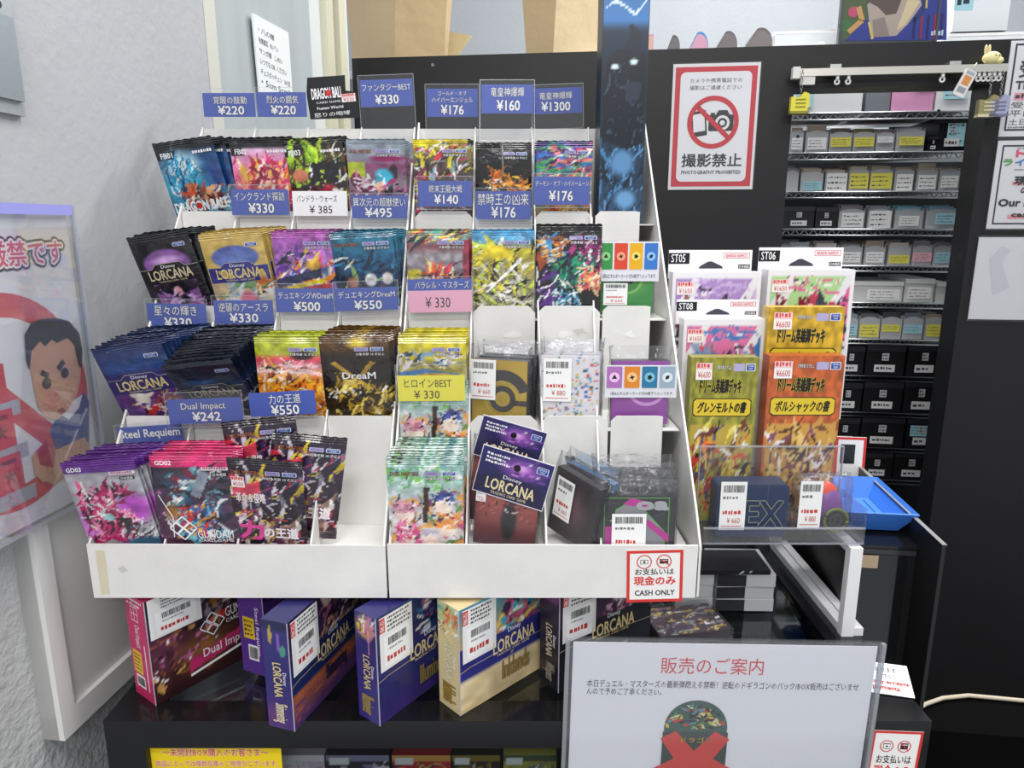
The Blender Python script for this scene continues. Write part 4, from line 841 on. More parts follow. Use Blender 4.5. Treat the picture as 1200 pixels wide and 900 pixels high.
for i, lb in enumerate(('dark sleeve pack leaning sideways with barcode sticker, third column in front', 'dark sleeve pack with blue edge, leaning behind the stickered one')):
    sleeve_pack(lb, .064, .074, .010, [('f', '3a3236'), ('b', .5, .5, .4, .4, '6a4a50', .7)], (RR.X(2.3 / 4, .5) + .004 + .012 * i, row_y(0) + .030 + .014 * i, fz0 + .004), -4, ry=8, rz=-52 + 4 * i, ink='2a2a30' if i == 0 else '3a78a8', lab=(-.4, .3, -.0, .9) if i == 0 else None, group=GR, seed=31 + i)
def zebra(b, w, h):
    P = [(-.3, .78), (-.08, .92), (.05, .84), (.2, .9), (.3, .8), (.12, .76), (.3, .55), (.42, .4), (.42, .1), (.25, .05), (-.3, .05), (-.38, .4)]
    b.flat([(x * w * .9, z * h) for x, z in P], hx('5ab048'), 2); b.flat([(x * w * .84, z * h * .98 + .0006) for x, z in P], hx('8f8f94'), 3)
    b.flat([(-w * .18, h * .86), (w * .1, h * .8), (w * .16, h * .9), (-w * .08, h * .97)], hx('c02a98'), 4); b.flat([(w * .14, h * .62), (w * .42, h * .36), (w * .42, h * .22), (w * .1, h * .55)], hx('c02a98'), 4)
    b.flat([(-w * .4, h * .1), (-w * .2, h * .1), (-w * .3, h * .5), (-w * .4, h * .5)], hx('c02a98'), 4)
    b.text('oa', (w * .0, h * .78, w * .4, h * .9), hx('b0b0b4'), 5, out=hx('3c3c40'), bold=.05); b.frame2(-w * .42, h * .03, w * .42, h * .97, w * .012, hx('58a048'), 2)
for i, lb in enumerate(('black framed sleeve pack with green and magenta print, frontmost in its pocket', 'clear bagged sleeve pack second behind the green and magenta one', 'clear bagged sleeve pack third behind the green and magenta one', 'clear bagged sleeve pack rearmost behind the green and magenta one')):
    sleeve_pack(lb, .078, .064, .012, [('f', '2c2c30'), ('s', 10, 2, (.1, .1, .9, .9), ['3c3c42', '232327'], .3, .06, 40, 60)], (RR.X(3.05 / 4, .3) + .014 + .001 * i, row_y(0) + .006 + .017 * i, fz0 + .003 * i), -3, ry=0, rz=0, lab=(-.32, .0, .12, .72) if i == 0 else None, group=GR, extra=zebra if i == 0 else None, seed=41 + i, price='¥ 440')
# tall dark art box at the top right pocket
pl, pr = Wy(701, 238, row_y(3) + .012), Wy(753, 238, row_y(3) + .012)
w = pr.x - pl.x; h = .30
b = MB('gloss'); b.box(-w / 2, w / 2, .0004, w * .95, 0, h, hx('1c2a3e'))
beast = [('g', [(0, '3a5878'), (.2, '22364c'), (.4, '203850'), (.55, '1a2634'), (.76, '1c2c40'), (.8, '3a78b8'), (1, '2c5a90')]), ('s', 40, 4, (0, 0, 1, .42), ['4a84b8', '16222e', '2a4a6a', '6aa0d0', '122030'], .35, .04, 75, 50, 5), ('b', .5, .25, .36, .07, '5a8ab8', .5), ('b', .6, .1, .3, .05, '6a9cc8', .5),
         ('p', [(.02, .34), (.0, .55), (.12, .66), (.3, .69), (.8, .70), (1, .66), (1, .33), (.6, .30)], '161c26'), ('p', [(.50, .69), (.62, .75), (.56, .79), (.70, .78), (.86, .74), (.86, .67)], '1a2230'), ('s', 16, 9, (.1, .36, .95, .64), ['3a4c60', '0e1218', '2a3848'], .25, .02, 30, 70, 5), ('b', .28, .625, .11, .012, 'd8ecf4', .4), ('b', .70, .645, .11, .013, 'd8ecf4', .4), ('p', [(.5, .56), (.9, .57), (.85, .50), (.55, .49)], '2a3442'),
         ('p', [(0, .84), (.25, .88), (.45, .86), (.7, .83), (.95, .88), (.95, .87), (.7, .815), (.45, .85), (.25, .865)], 'd0e4f4')]
b.grid((-w / 2 + .0008, 0, w / 2 - .0008, h), 30, 120, beast)
tag(b.build('art_box'), 'tall dark blue printed box with a horned beast, standing in the top pocket', 'box').location = ((pl.x + pr.x) / 2, pl.y, floor_z(3) + .001)

# ================================================================ BOXES UNDER THE RACKS
def lean_box(label, near, L, D, H, yaw, main, side, mcol, scol):
    b = MB('gloss'); b.box(0, L, 0, D, 0, H, hx(mcol))
    b.T = T_(0, 0, 0); main(b, L, H); b.T = side_T(D); side(b, D, H); b.T = None
    # folded edges worn pale
    for (x, y) in ((0, 0),): b.box(x - .0004, x + .0004, y - .0004, y + .0004, 0, H, hx('b8b4c8'))
    o = b.build('card_box'); o.location = (near[0], near[1], CZ + .0005); o.rotation_euler = (0, 0, math.radians(yaw))
    return tag(o, label, 'card box', 'sealed card boxes standing under the racks')
def box_sticker(b, x, z, w, h, seed, red=True):
    b.rect(x, z, x + w, z + h, hx('ecebea'), 4)
    if red: b.rect(x, z + h * .72, x + w * .16, z + h * .98, hx('d03030'), 5); b.text('空箱', (x + w * .02, z + h * .74, x + w * .14, z + h * .95), W_, 6, rot=-90)
    b.scribble(x + w * .24, z + h * .68, x + w * .96, z + h * .98, 4, hx('444444'), seed, 5)
    b.rect(x + w * .12, z + h * .06, x + w * .9, z + h * .62, hx('f6f6f6'), 5)
    b.barcode(x + w * .24, z + h * .44, x + w * .8, z + h * .58, hx('303030'), seed, 6); b.scribble(x + w * .24, z + h * .34, x + w * .7, z + h * .4, 1, hx('777777'), seed, 6)
    b.scribble(x + w * .2, z + h * .12, x + w * .82, z + h * .24, 1, hx('c03c3c'), seed + 2, 6, .8)
def lor_main(top, band, low, sub, subcol, seed, pal, goldc='dcc890'):
    def f(b, L, H):
        b.grid((0, 0, L, H), 56, 50, [('g', [(0, low[0]), (.3, low[1]), (.32, band), (.55, band), (.58, top[0]), (1, top[1])]), ('s', 26, seed, (.45, .55, 1, 1), pal, .16, .05, 60, 70), ('p', [(0, .42), (0, .62), (.15, .6), (1, .60), (1, .5)], band), ('s', 5, seed + 3, (0, .02, 1, .3), low, .5, .03, 15, 15, 2.2), ('n', .12, 10, seed)])
        b.line([(0, H * .40), (L * .1, H * .42), (L * .35, H * .42), (L, H * .40)], .0006, hx('c8b890'), 2)
        b.text('LORCANA', (L * .34, H * .41, L * .80, H * .535), hx(goldc), 3, out=hx('201c3c'), bold=.03); b.text('Disney', (L * .5, H * .55, L * .64, H * .61), W_, 3)
        b.text('TRADING CARD GAME', (L * .38, H * .375, L * .74, H * .4), hx(goldc), 3)
        b.text(sub, (L * .44, H * .12, L * .74, H * .30), hx(subcol), 3, out=hx('140c20'), bold=.03)
        box_sticker(b, L * .03, H * .48, L * .34, H * .5, seed)
    return f
def lor_side(cols, tcol, sub, pic, pal):
    def f(b, D, H):
        b.grid((0, 0, D, H), 20, 60, [('g', [(0, cols[0]), (.5, cols[1]), (1, cols[2])])] + pic)
        b.text('LORCANA', (D * .34, H * .3, D * .66, H * .62), hx(tcol), 3, out=hx('1a1638'), bold=.03, rot=-90); b.text('Disney', (D * .66, H * .42, D * .84, H * .54), W_, 3, rot=-90)
        b.text(sub, (D * .2, H * .06, D * .8, H * .24), hx(pal), 3, rot=-90, out=hx('1a1020'), bold=.02)
    return f
BH = .119
def gd_main(b, L, H):
    b.grid((0, 0, L, H), 56, 50, [('g', [(0, '30181c'), (.4, '4a2a28'), (.7, '33202e'), (1, '2a1c28')]), ('b', .15, .45, .2, .25, '6a3a50', .8), ('b', .45, .3, .3, .25, '7a5428', .8), ('s', 18, 4, (.0, .1, .5, .6), ['a85a88', '8a5038', '50283a', 'c89858'], .1, .03, 60, 80), ('s', 26, 5, (.4, .5, 1, 1), ['1a1a20', 'c02a38', '7a5a60', '28242e', '888090', 'a86a28'], .16, .06, 60, 70), ('c', 16, 6, (0, .1, .6, .6), ['d8a858', 'e8c8d8'], .004, .012), ('p', [(.3, .14), (.3, .26), (1, .40), (1, .28)], 'c0306a'), ('n', .15, 12, 3)])
    b.text('Dual Impact', (L * .42, H * .2, L * .86, H * .31), hx('f4d8e0'), 3, out=hx('3a1020'), bold=.02, shear=0)
    b.text('GUNDAM', (L * .64, H * .52, L * .92, H * .62), W_, 3, bold=.01); b.text('CARD GAME', (L * .64, H * .46, L * .92, H * .5), W_, 3)
    d = H * .055
    for cx, cz in ((.46, .52), (.52, .58), (.52, .46), (.58, .52)): b.line([(L * cx - d, H * cz), (L * cx, H * cz + d), (L * cx + d, H * cz), (L * cx, H * cz - d), (L * cx - d, H * cz)], .0012, W_, 3)
    b.flat([(L * .3, H * .1), (L * .92, H * .18), (L * .92, H * .205), (L * .3, H * .125)], W_, 3)
    box_sticker(b, L * .02, H * .62, L * .42, H * .38, 9, False)
def gd_side(b, D, H):
    b.rect(0, 0, D, H, hx('c83068'), 1); b.frame2(D * .25, H * .76, D * .6, H * .9, .0008, W_, 2); b.line([(D * .42, H * .76), (D * .42, H * .9)], .0008, W_, 2); b.line([(D * .25, H * .83), (D * .6, H * .83)], .0008, W_, 2)
    b.text('Dual Impact', (D * .3, H * .5, D * .6, H * .72), W_, 2, rot=-90); b.rect(D * .1, H * .24, D * .55, H * .46, hx('e8c030'), 2); b.scribble(D * .14, H * .26, D * .5, H * .44, 5, hx('7a3a20'), 4, 3)
    b.rect(D * .16, H * .1, D * .6, H * .22, hx('f0eeee'), 2); b.barcode(D * .2, H * .12, D * .56, H * .2, hx('222222'), 3, 3); b.rect(D * .74, H * .1, D * .8, H * .56, hx('e8d0d8'), 2); b.scribble(D * .1, H * .9, D * .9, H * .98, 2, W_, 8, 2)
lean_box('crimson spined card box with dark machine art, leftmost under the racks', (-.374, .655), .135, .04, BH, 54, gd_main, gd_side, 'b02a5c', 'c83068')
def purple_main(b, L, H): b.grid((0, 0, L, H), 30, 30, [('f', '4a2a70'), ('s', 20, 5, (0, 0, 1, 1), ['7a4a98', '2a1a48', 'a86ab0'], .2, .05, 50, 60)])
def purple_side(b, D, H): b.rect(0, 0, D, H, hx('55308a'), 1); b.rect(D * .15, H * .36, D * .6, H * .58, hx('e0c030'), 2); b.scribble(D * .2, H * .38, D * .55, H * .56, 4, hx('6a3a20'), 3, 3); b.rect(D * .3, H * .14, D * .7, H * .3, hx('ececec'), 2); b.barcode(D * .34, H * .16, D * .66, H * .28, hx('222222'), 3, 3); b.text('Steel Requiem', (D * .62, H * .2, D * .8, H * .7), W_, 2, rot=-90)
lean_box('purple card box standing behind the navy spined one', (-.272, .703), .125, .036, BH, 66, purple_main, purple_side, '4a2a70', '5a3a8a')
chain = [('b', .5, .96, 1.0, .06, '2a2a50', .5), ('c', 1, 2, (.3, .86, .31, .87), ['c8b050'], .09, .1), ('c', 1, 2, (.6, .8, .61, .81), ['8a60c0'], .09, .1), ('c', 1, 3, (.75, .73, .76, .74), ['50a080'], .09, .1), ('b', .3, .12, .6, .14, '6a3a78', .8)]
lean_box('indigo card box with starry badge spine, second from left under racks', (-.2165, .616), .135, .03, BH, 72, lor_main(('3a2848', '2a2040'), '1e2a5c', ('4a3070', 'b0603a'), 'Shimmering', '2a2a4a', 3, ['7a4868', 'c89870', '2a1a30', 'a05a80', 'd8c0b0']), lor_side(('4a2f78', '2c2a70', '3a3478'), 'dcc890', 'Shimmering', chain, 'e8d8c0'), '2c2a60', '3a3478')
pic = [('b', .5, .88, .5, .12, 'c8a840', .3), ('b', .5, .86, .3, .07, 'a05a30', .3), ('b', .55, .95, .5, .05, '8a70a0', .5), ('s', 10, 3, (.1, .8, .9, .96), ['d8c040', '6a3a28', 'c080a0'], .25, .06, 40, 60)]
lean_box('violet blue card box with gold lettering and picture spine, third under racks', (-.133, .624), .135, .03, BH, 54, lor_main(('2c2a50', '30406a'), '2a2c66', ('3a2a70', '2c2a60'), 'Illumineer', '8a7848', 7, ['3a80a8', 'b06a90', 'd0d8e0', '2a3a68', '584080']), lor_side(('3c3480', '322e74', '2e2a60'), 'd0bc88', 'Illumineer', pic, 'a89058'), '2e2a68', '3a3478')
pic2 = [('b', .5, .9, .7, .1, '90b890', .4), ('b', .5, .9, .3, .06, 'd89060', .3), ('s', 8, 3, (.1, .8, .9, .98), ['d8c060', '60a098', 'c86a40'], .25, .06, 40, 60), ('s', 5, 9, (0, .7, 1, .8), ['d0b070'], .5, .03, 0, 20)]
lean_box('cream card box with gold lettering, fourth from left under the racks', (-.053, .639), .135, .034, BH, 44, lor_main(('c89860', '4a90a8'), '2f2f78', ('d8c090', 'd8c8a0'), 'Inklands', '9a8048', 11, ['d8587a', '30a0b8', '2a2848', 'e8c040', 'e8d8d0', '803a68'], 'e0d0a0'), lor_side(('d8c898', 'd4c294', 'c8c89a'), 'e8e0c0', 'Inklands', pic2, 'b09040'), 'd4c294', 'd8c898')
pic3 = [('b', .5, .92, .8, .1, '7a4a80', .5)]
lean_box('black card box with magenta art, rightmost under the racks', (.050, .676), .135, .034, BH, 34, lor_main(('48304a', '302838'), '1c1c26', ('1c1c24', '20202a'), 'Whispers', '8a8478', 15, ['c03a78', 'e06a98', '7a2a60', 'd8a0b8', '3a2a48']), lor_side(('1e1e28', '20202c', '3a2a48'), 'c8bca0', 'Whispers', pic3, 'a09a88'), '1c1c24', '20202a')
# clear bag of flat packs lying by the sheet
t = thing('bagged_cards', 'clear bag of violet and yellow cards lying behind the white sheet', 'card pack', Wz(815, 752, CZ + .001)); t.rotation_euler = (0, 0, .2)
b = MB('gloss'); b.T = Matrix.Rotation(math.radians(-90), 4, 'X'); b.eps = .0002
b.T = Matrix(((1, 0, 0, 0), (0, 0, 1, 0), (0, -1, 0, .012), (0, 0, 0, 1)))
b.grid((-.045, 0, .045, .062), 36, 28, [('f', '4a3a4a'), ('s', 50, 5, (0, 0, 1, 1), ['c0a030', '2a2228', '8a6a8a', 'a0a8a0', '5a3a68', 'd8c860'], .16, .05, 30, 80), ('n', .2, 10, 3)]); b.T = None
b.box(-.045, .045, 0, .062, .001, .0118, hx('4a4048')); b.build('card_bundle', t)
c = MB('cellophane'); c.box(-.048, .048, -.003, .07, .0005, .0135, (1, 1, 1)); c.build('clear_bag', t)

# ================================================================ WHITE NOTICE SHEET IN A SLEEVE
F = Fr((0, CY0 - .006, CAMZ), roll=1.0)
tl, tr = F.uv(672, 752), F.uv(1028, 762); w = tr[0] - tl[0]; h = w * .71
F.o = F.o + F.rot @ Vector((tl[0], 0, tl[1] - h))
t = thing('notice_sheet', 'white landscape notice sheet in clear sleeve hanging on the counter front', 'notice'); F.put(t)
b = MB('paper'); b.box(0, w, 0, .0004, 0, h, hx('e9e9ee'))
R_ = hx('d8464a'); k = hx('2e2c30')
px = lambda x0, y0, x1, y1: ((x0 - 672) / 356 * w, h - (y1 - 757) / 356 * w, (x1 - 672) / 356 * w, h - (y0 - 757) / 356 * w)
b.text('販売のご案内', px(776, 775, 897, 797), R_, 2, bold=.005)
b.text('本日デュエル・マスターズの最新弾燃える禁断！逆転のドギラゴンのパック/BOX販売はございませ', px(690, 806, 1012, 816), k, 2, bold=.004)
b.text('んので予めご了承ください。', px(690, 817, 779, 826), k, 2, bold=.004)
x0, z0, x1, z1 = px(785, 832, 861, 905); cx, cz = (x0 + x1) / 2, z1 - (x1 - x0) / 2
b.disc(cx, cz, (x1 - x0) / 2, hx('3a5a50'), 2, n=40)
Rn = random.Random(4)
for i in range(70):
    a, r = Rn.uniform(0, math.pi), (x1 - x0) * .46 * math.sqrt(Rn.random()); q = Rn.uniform(0, 3); ux, uz = cx + r * math.cos(a), cz + r * math.sin(a) * .9
    b.flat([(ux + .006 * math.cos(q), uz + .004 * math.sin(q)), (ux + .002 * math.cos(q + 2), uz + .002 * math.sin(q + 2)), (ux - .004 * math.cos(q), uz - .003 * math.sin(q)), (ux - .002 * math.cos(q + 2), uz - .002 * math.sin(q + 2))][::1 if i % 2 else 1], hx(Rn.choice(['d8c030', '3a8a58', 'c8402a', '2a3a48', 'e0d8a0', '5a90a0', '1c2a2a'])), 3 + i % 3)
b.rect(x0 - .001, z0 - .02, x1 + .001, cz - .004, hx('35443c'), 6)
b.flat([(x0 - .003, cz - .012), (x0 + .012, cz - .003), (cx, cz - .026), (x1 - .012, cz - .003), (x1 + .003, cz - .012), (cx + .02, cz - .035), (x1 + .012, z0 - .02), (x0 - .012, z0 - .02), (cx - .02, cz - .035)], hx('d4443c'), 7)
b.text('ドラゴン', (cx - .014, cz - .016, cx + .018, cz - .010), hx('d8b848'), 8, out=hx('402010'))
b.build('paper_sheet', t)
c = MB('acrylic'); c.slab(rr_pts(-.007, -.007, w + .007, h + .005, .004), -.0022, -.0015, (1, 1, 1)); c.slab(rr_pts(-.007, -.007, w + .007, h + .005, .004), .0012, .0018, (1, 1, 1))
c.use('acrylic_edge'); c.box(-.0075, -.0035, -.0024, .002, -.007, h + .003, (1, 1, 1)); c.box(w + .0035, w + .0075, -.0024, .002, -.007, h + .003, (1, 1, 1)); c.build('clear_sleeve', t)

# ================================================================ RIGHT: SECOND CASE, WHITE FRAME, ACRYLIC STAND
SY = .85
KX0, KX1, KZ = .432, .520, Wy(1030, 636, SY).z
t = thing('side_showcase', 'black side case with a tan paper tag, right of the glass counter', 'showcase', (KX0, SY, 0)); t.rotation_euler = (0, 0, math.radians(-7))
D2 = .45
b = MB('black_panel'); b.box(0, .086, 0, D2, 0, KZ - .004, hx('1b1b1d')); b.build('cabinet_body', t)
b = MB('black_gloss'); b.box(-.004, .088, -.004, D2, KZ - .004, KZ, hx('202024')); b.rect(0.0, KZ - .012, .084, KZ - .005, hx('3a3a3e'), 27); b.build('top_board', t)
b = MB('glass'); b.box(.004, .074, -.006, -.004, KZ - .16, KZ - .012, (1, 1, 1)); b.build('front_pane', t)
b = MB('plastic'); b.box(.086, .0905, -.06, D2, 0, CAMZ - .368, hx('1a1a1c')); b.box(.0855, .0910, -.0605, D2, CAMZ - .3685, CAMZ - .3675, hx('8a8a8c')); b.build('side_board', t)
b = MB('kraft'); b.box(.000, .038, -.0072, -.0062, KZ - .030, KZ - .013, hx('b8a28a')); b.build('paper_tag', t)
# white steel frame
t = thing('metal_frame', 'white steel frame carrying the clear acrylic stand, on the glass counter', 'frame', Wz(992, 745, CZ)); lx0, ly0, _ = t.location
SZ = CAMZ - .372
b = MB('plastic'); b.box(-.0075, .0075, -.002, .010, 0, SZ - CZ - .003, hx('ececee')); b.build('leg', t)
for dx in (0, .014):
    b = MB('plastic'); b.box(-.006 + dx, .006 + dx, .010 if dx == 0 else .0, .25, 0, .010, hx('e2e2e4')); b.build('base_rail', t)
b = MB('plastic'); b.box(-.007, .007, .01, .25, SZ - CZ - .012, SZ - CZ - .003, hx('ececee')) ; b.build('side_rail', t)
for y in (.24,):
    b = MB('plastic'); b.box(-.0075, .0075, y, y + .012, 0.010, SZ - CZ - .012, hx('e0e0e2')); b.build('leg', t)
# stepped acrylic stand
ax0, ax1 = Wy(824, 632, .79).x, Wy(1013, 632, .79).x
t = thing('acrylic_stand', 'clear stepped acrylic stand holding card sets right of the racks', 'stand', ((ax0 + ax1) / 2, .79, SZ)); aw = (ax1 - ax0) / 2
def ap(name, boxes, m='acrylic'):
    b = MB(m)
    for q in boxes: b.box(*q, (1, 1, 1))
    return b.build(name, t)
ap('base_tray', [(-aw, aw, 0, .26, 0, .003)])
ap('front_lip', [(-aw, aw, 0, .003, .003, .019)]); ap('lip_edge', [(-aw, aw, -.0002, .0032, .019, .0205), (-aw, aw, -.0004, .0034, -.0004, .0008)], 'acrylic_edge')
px0 = -aw + .003
ap('pocket_panel', [(-aw + .004, aw - .010, .052, .055, .003, .105)]); ap('panel_edge', [(-aw + .004, aw - .010, .0515, .0553, .105, .1064), (aw - .0112, aw - .010, .0515, .0553, .003, .105), (-aw + .004, -aw + .0052, .0515, .0553, .003, .105)], 'acrylic_edge')
ap('step', [(-aw + .002, aw - .002, .088, .091, .003, .055), (-aw + .002, aw - .002, .088, .14, .055, .058)]); ap('step', [(-aw + .002, aw - .002, .138, .141, .058, .105), (-aw + .002, aw - .002, .138, .20, .105, .108)])
ap('side_panel', [(aw - .003, aw, .0, .26, .003, .045)])
acx = t.location.x
def book(label, pxl, y, z, ttl, pal, base, seed):
    F = Fr((0, y, CAMZ)); x0, z0, x1, z1 = F.box(*pxl); w, h = x1 - x0, z1 + CAMZ - z
    o = thing('boxed_book', label, 'boxed card set', (x0, y, z), group='boxed card sets with black brush titles')
    b = MB('gloss'); b.box(0, w, .0004, .022, 0, h, hx(base))
    b.grid((0, 0, w, h), 44, 70, [('f', base), ('n', .25, 20, seed), ('r', .04, .03, .96, .60, pal[0]), ('s', 50, seed, (.06, .05, .94, .58), pal, .2, .05, 60, 80), ('r', 0, 0, 1, .025, base)])
    b.text('ドリーム英雄譚デッキ', (w * .14, h * .79, w * .76, h * .875), hx('1a1610'), 2, out=hx('c8b840'), bold=.05, ob=.09)
    P = [(w * .05, h * .665), (w * .09, h * .65), (w * .88, h * .65), (w * .93, h * .665), (w * .93, h * .745), (w * .88, h * .76), (w * .09, h * .76), (w * .05, h * .745)]
    b.flat(P, hx('241c10'), 2); b.flat([((x - w * .49) * .97 + w * .49, (z - h * .705) * .9 + h * .705) for x, z in P], hx('dcc030'), 3)
    b.text(ttl, (w * .12, h * .672, w * .84, h * .738), hx('15110c'), 4, bold=.04, shear=.12)
    b.text('対象年齢 10 才以上', (w * .38, h * .93, w * .6, h * .955), W_, 3, out=K_); b.rrect(w * .63, h * .92, w * .79, h * .965, .001, hx('b0a8d0'), 2)
    b.rrect(w * .81, h * .92, w * .95, h * .965, .001, hx('e8eaf0'), 2); b.rrect(w * .82, h * .924, w * .94, h * .961, .001, hx('2a52a8'), 3); b.text('TAKARA\nTOMY', (w * .835, h * .928, w * .925, h * .957), W_, 4)
    bo = b.build('box', o); s = MB('paper'); s.T = T_(0, -.0009, 0); price_sticker(s, w * .07, h * .87, w * .24, h * .1, '¥6600'); s.build('price_sticker', bo)
    return o
S0, S1, S2 = SZ + .0035, SZ + .0585, SZ + .1085
book('olive green boxed card set with dragon art, front row left on acrylic stand', (803, 419, 890, 560), .79 + .062, S0, 'グレンモルトの書', ['b8a040', 'd83820', 'f0a030', 'e8d860', '6a3028', '504878', '7a7838'], '8e8c34', 3)
book('orange boxed card set with bronze beast art, front row right on stand', (891, 417, 991, 556), .79 + .062, S0, 'ボルシャックの書', ['c89848', '6a4028', 'e8c878', 'a86838', '4a2c20', '7a4868', 'd8b060'], 'b85c30', 8)
book('yellow boxed card set behind the orange one on the acrylic stand', (893, 360, 991, 470), .79 + .100, S1, 'アルカディアスの書', ['d0c8a0', '8a98b0', 'e8e0b0', '4a5a88', 'c8b060'], 'c4a02a', 13)
def deck(label, hp, bp, y, z, code, tri, pal, seed):
    """a white hang-tab card over a white deck box"""
    F = Fr((0, y, CAMZ)); x0, _, x1, zt = F.box(*hp); Fb = Fr((0, y - .026, CAMZ)); bx0, _, bx1, bzt = Fb.box(*bp)
    o = thing('deck_box', label, 'deck box', (x0, y, z), group='white hang tab deck boxes'); w, h = x1 - x0, zt + CAMZ - z; bw, bh = bx1 - bx0, bzt + CAMZ - z; o0 = bx0 - x0
    b = MB('gloss'); b.T = T_(o0, -.026, 0); b.box(0, bw, .0004, .0256, 0, bh, hx('e8e6ea'))
    b.grid((bw * .04, .0, bw * .96, bh - .007), 50, 60, [('g', [(0, 'd8d4dc'), (1, 'e2e0e4')]), ('p', [(.3, 1), (.95, 1), (.55, .62), (.2, .78)], tri[0]), ('p', [(1, .95), (1, .55), (.72, .62)], tri[1]), ('p', [(0, 1), (.22, 1), (0, .8)], tri[0]), ('s', 44, seed, (.05, .35, .95, .85), pal, .13, .06, 60, 80), ('s', 6, seed + 2, (.3, .88, .8, .98), [tri[1]], .3, .015, 0, 15)])
    bo = b.build('box', o)
    c = MB('gloss'); hole = F.box(hp[0] + (hp[2] - hp[0]) * .38, hp[1] + 14, hp[0] + (hp[2] - hp[0]) * .66, hp[1] + 21)
    c.slab([(0, bh - .01), (w, bh - .01), (w, h), (0, h)], 0, .0008, hx('eceaee'))
    hh = h - bh
    c.text(code, (w * .03, bh + hh * .42, w * .2, bh + hh * .8), W_, 3); c.rect(0, bh + hh * .34, w * .25, bh + hh * .86, K_, 2)
    c.flat([(w * .36, bh + hh * .12), (w * .66, bh + hh * .12), (w * .64, bh + hh * .24), (w * .52, bh + hh * .46), (w * .48, bh + hh * .46), (w * .38, bh + hh * .24)], hx('3a3844'), 2)
    c.frame2(w * .66, bh + hh * .60, w * .97, bh + hh * .86, .0006, hx('c83030'), 2); c.text('BANDAI NAMCO', (w * .69, bh + hh * .66, w * .94, bh + hh * .80), hx('c83030'), 2, bold=.02)
    c.rect(w * .84, bh + hh * .12, w * .98, bh + hh * .32, K_, 2); c.text('日本語版', (w * .85, bh + hh * .15, w * .97, bh + hh * .29), W_, 3)
    c.build('hang_tab', o); s = MB('paper'); s.T = T_(o0, -.0265, 0); price_sticker(s, bw * .05, bh - .030, bw * .19, .017, '¥1650'); s.build('price_sticker', bo)
deck('white deck box with lilac triangle art, back left on acrylic stand', (783, 293, 882, 318), (784, 319, 893, 420), .79 + .196, S2, 'ST05', ['a888c0', 'c8b0d8'], ['5a3038', '2a2838', '8a4a50', '48405a', 'c0b8c8'], 3)
deck('white deck box with green and pink triangles, back right on stand', (888, 290, 989, 315), (893, 316, 1003, 420), .79 + .196, S2, 'ST06', ['a8d090', 'd85a90'], ['282838', '7a1830', 'b83048', '3a3848', '58203a'], 7)
deck('white deck box with blue machine art, middle left on acrylic stand', (792, 351, 889, 374), (797, 374, 898, 470), .79 + .136, S1, 'ST08', ['d870a0', '3a78b8'], ['3a4870', '282838', '8898b8', 'c84850', '5a80a8', 'e0e0e8'], 12)
# deck case and the shiny charm in the acrylic tray
F = Fr((0, .79 + .014, CAMZ)); x0, z0, x1, z1 = F.box(838, 561, 927, 622)
o = thing('deck_case', 'dark navy deck case lettered EX with a barcode sticker, in the tray', 'deck case', (x0, .804, SZ + .0033)); w, h = x1 - x0, z1 - z0
b = MB('laminate'); b.slab(rr_pts(0, 0, w, h, .006), .0, .03, hx('36405a')); b.rrect(w * .03, h * .05, w * .97, h * .95, .005, hx('2f3a58'), 1)
b.line([(w * .7, h), (w * .7, 0)], .0008, hx('465478'), 2); b.line([(0, h * .6), (w, h * .6)], .0006, hx('28324c'), 2)
b.text('EX', (w * .40, h * .2, w * .92, h * .68), hx('2a3450'), 3, out=hx('7c8470'), bold=.02, ob=.05); b.build('case', o)
s = MB('paper'); s.T = T_(0, -.0012, 0); barcode_label(s, w * .02, h * .25, w * .36, h * .64, seed=3) if False else barcode_label(s, w * .04, h * .14, w * .36, h * .66 * 1.4, seed=3); s.build('barcode_sticker', o)
F = Fr((0, .79 + .016, CAMZ)); x0, z0, x1, z1 = F.box(934, 558, 1003, 622); w, h = x1 - x0, z1 - z0
o = thing('bagged_charm', 'bagged red and purple round charm with barcode sticker, in the tray', 'charm', (x0, .806, SZ + .0033))
b = MB('plastic'); b.ball((w * .62, .014, h * .44), (w * .30, .012, h * .40), hx('7a4a90')); b.ball((w * .55, .016, h * .72), (w * .26, .009, h * .2), hx('d84830')); b.ball((w * .4, .017, h * .46), (w * .18, .009, h * .28), hx('c87838'))
b.tube([(w * .72 + w * .22 * math.cos(q), .002, h * .28 + w * .22 * math.sin(q)) for q in np.linspace(0, 6.28, 25)], .0022, hx('6a7838'), 6)
b.T = T_(0, .0015, 0); b.disc(w * .72, h * .28, w * .2, hx('2e2a3c'), 1); b.text('の', (w * .60, h * .16, w * .84, h * .4), hx('4a5a30'), 2); b.T = None; b.build('charm', o)
bag('clear_bag', o, 0, w, -.001, .03, 0.0, h * .92, top=.012, seed=8); s = MB('paper'); s.T = T_(0, -.002, 0); barcode_label(s, -w * .02, h * .16, w * .42, h * .86, seed=6, price='¥ 880'); s.build('barcode_sticker', o)
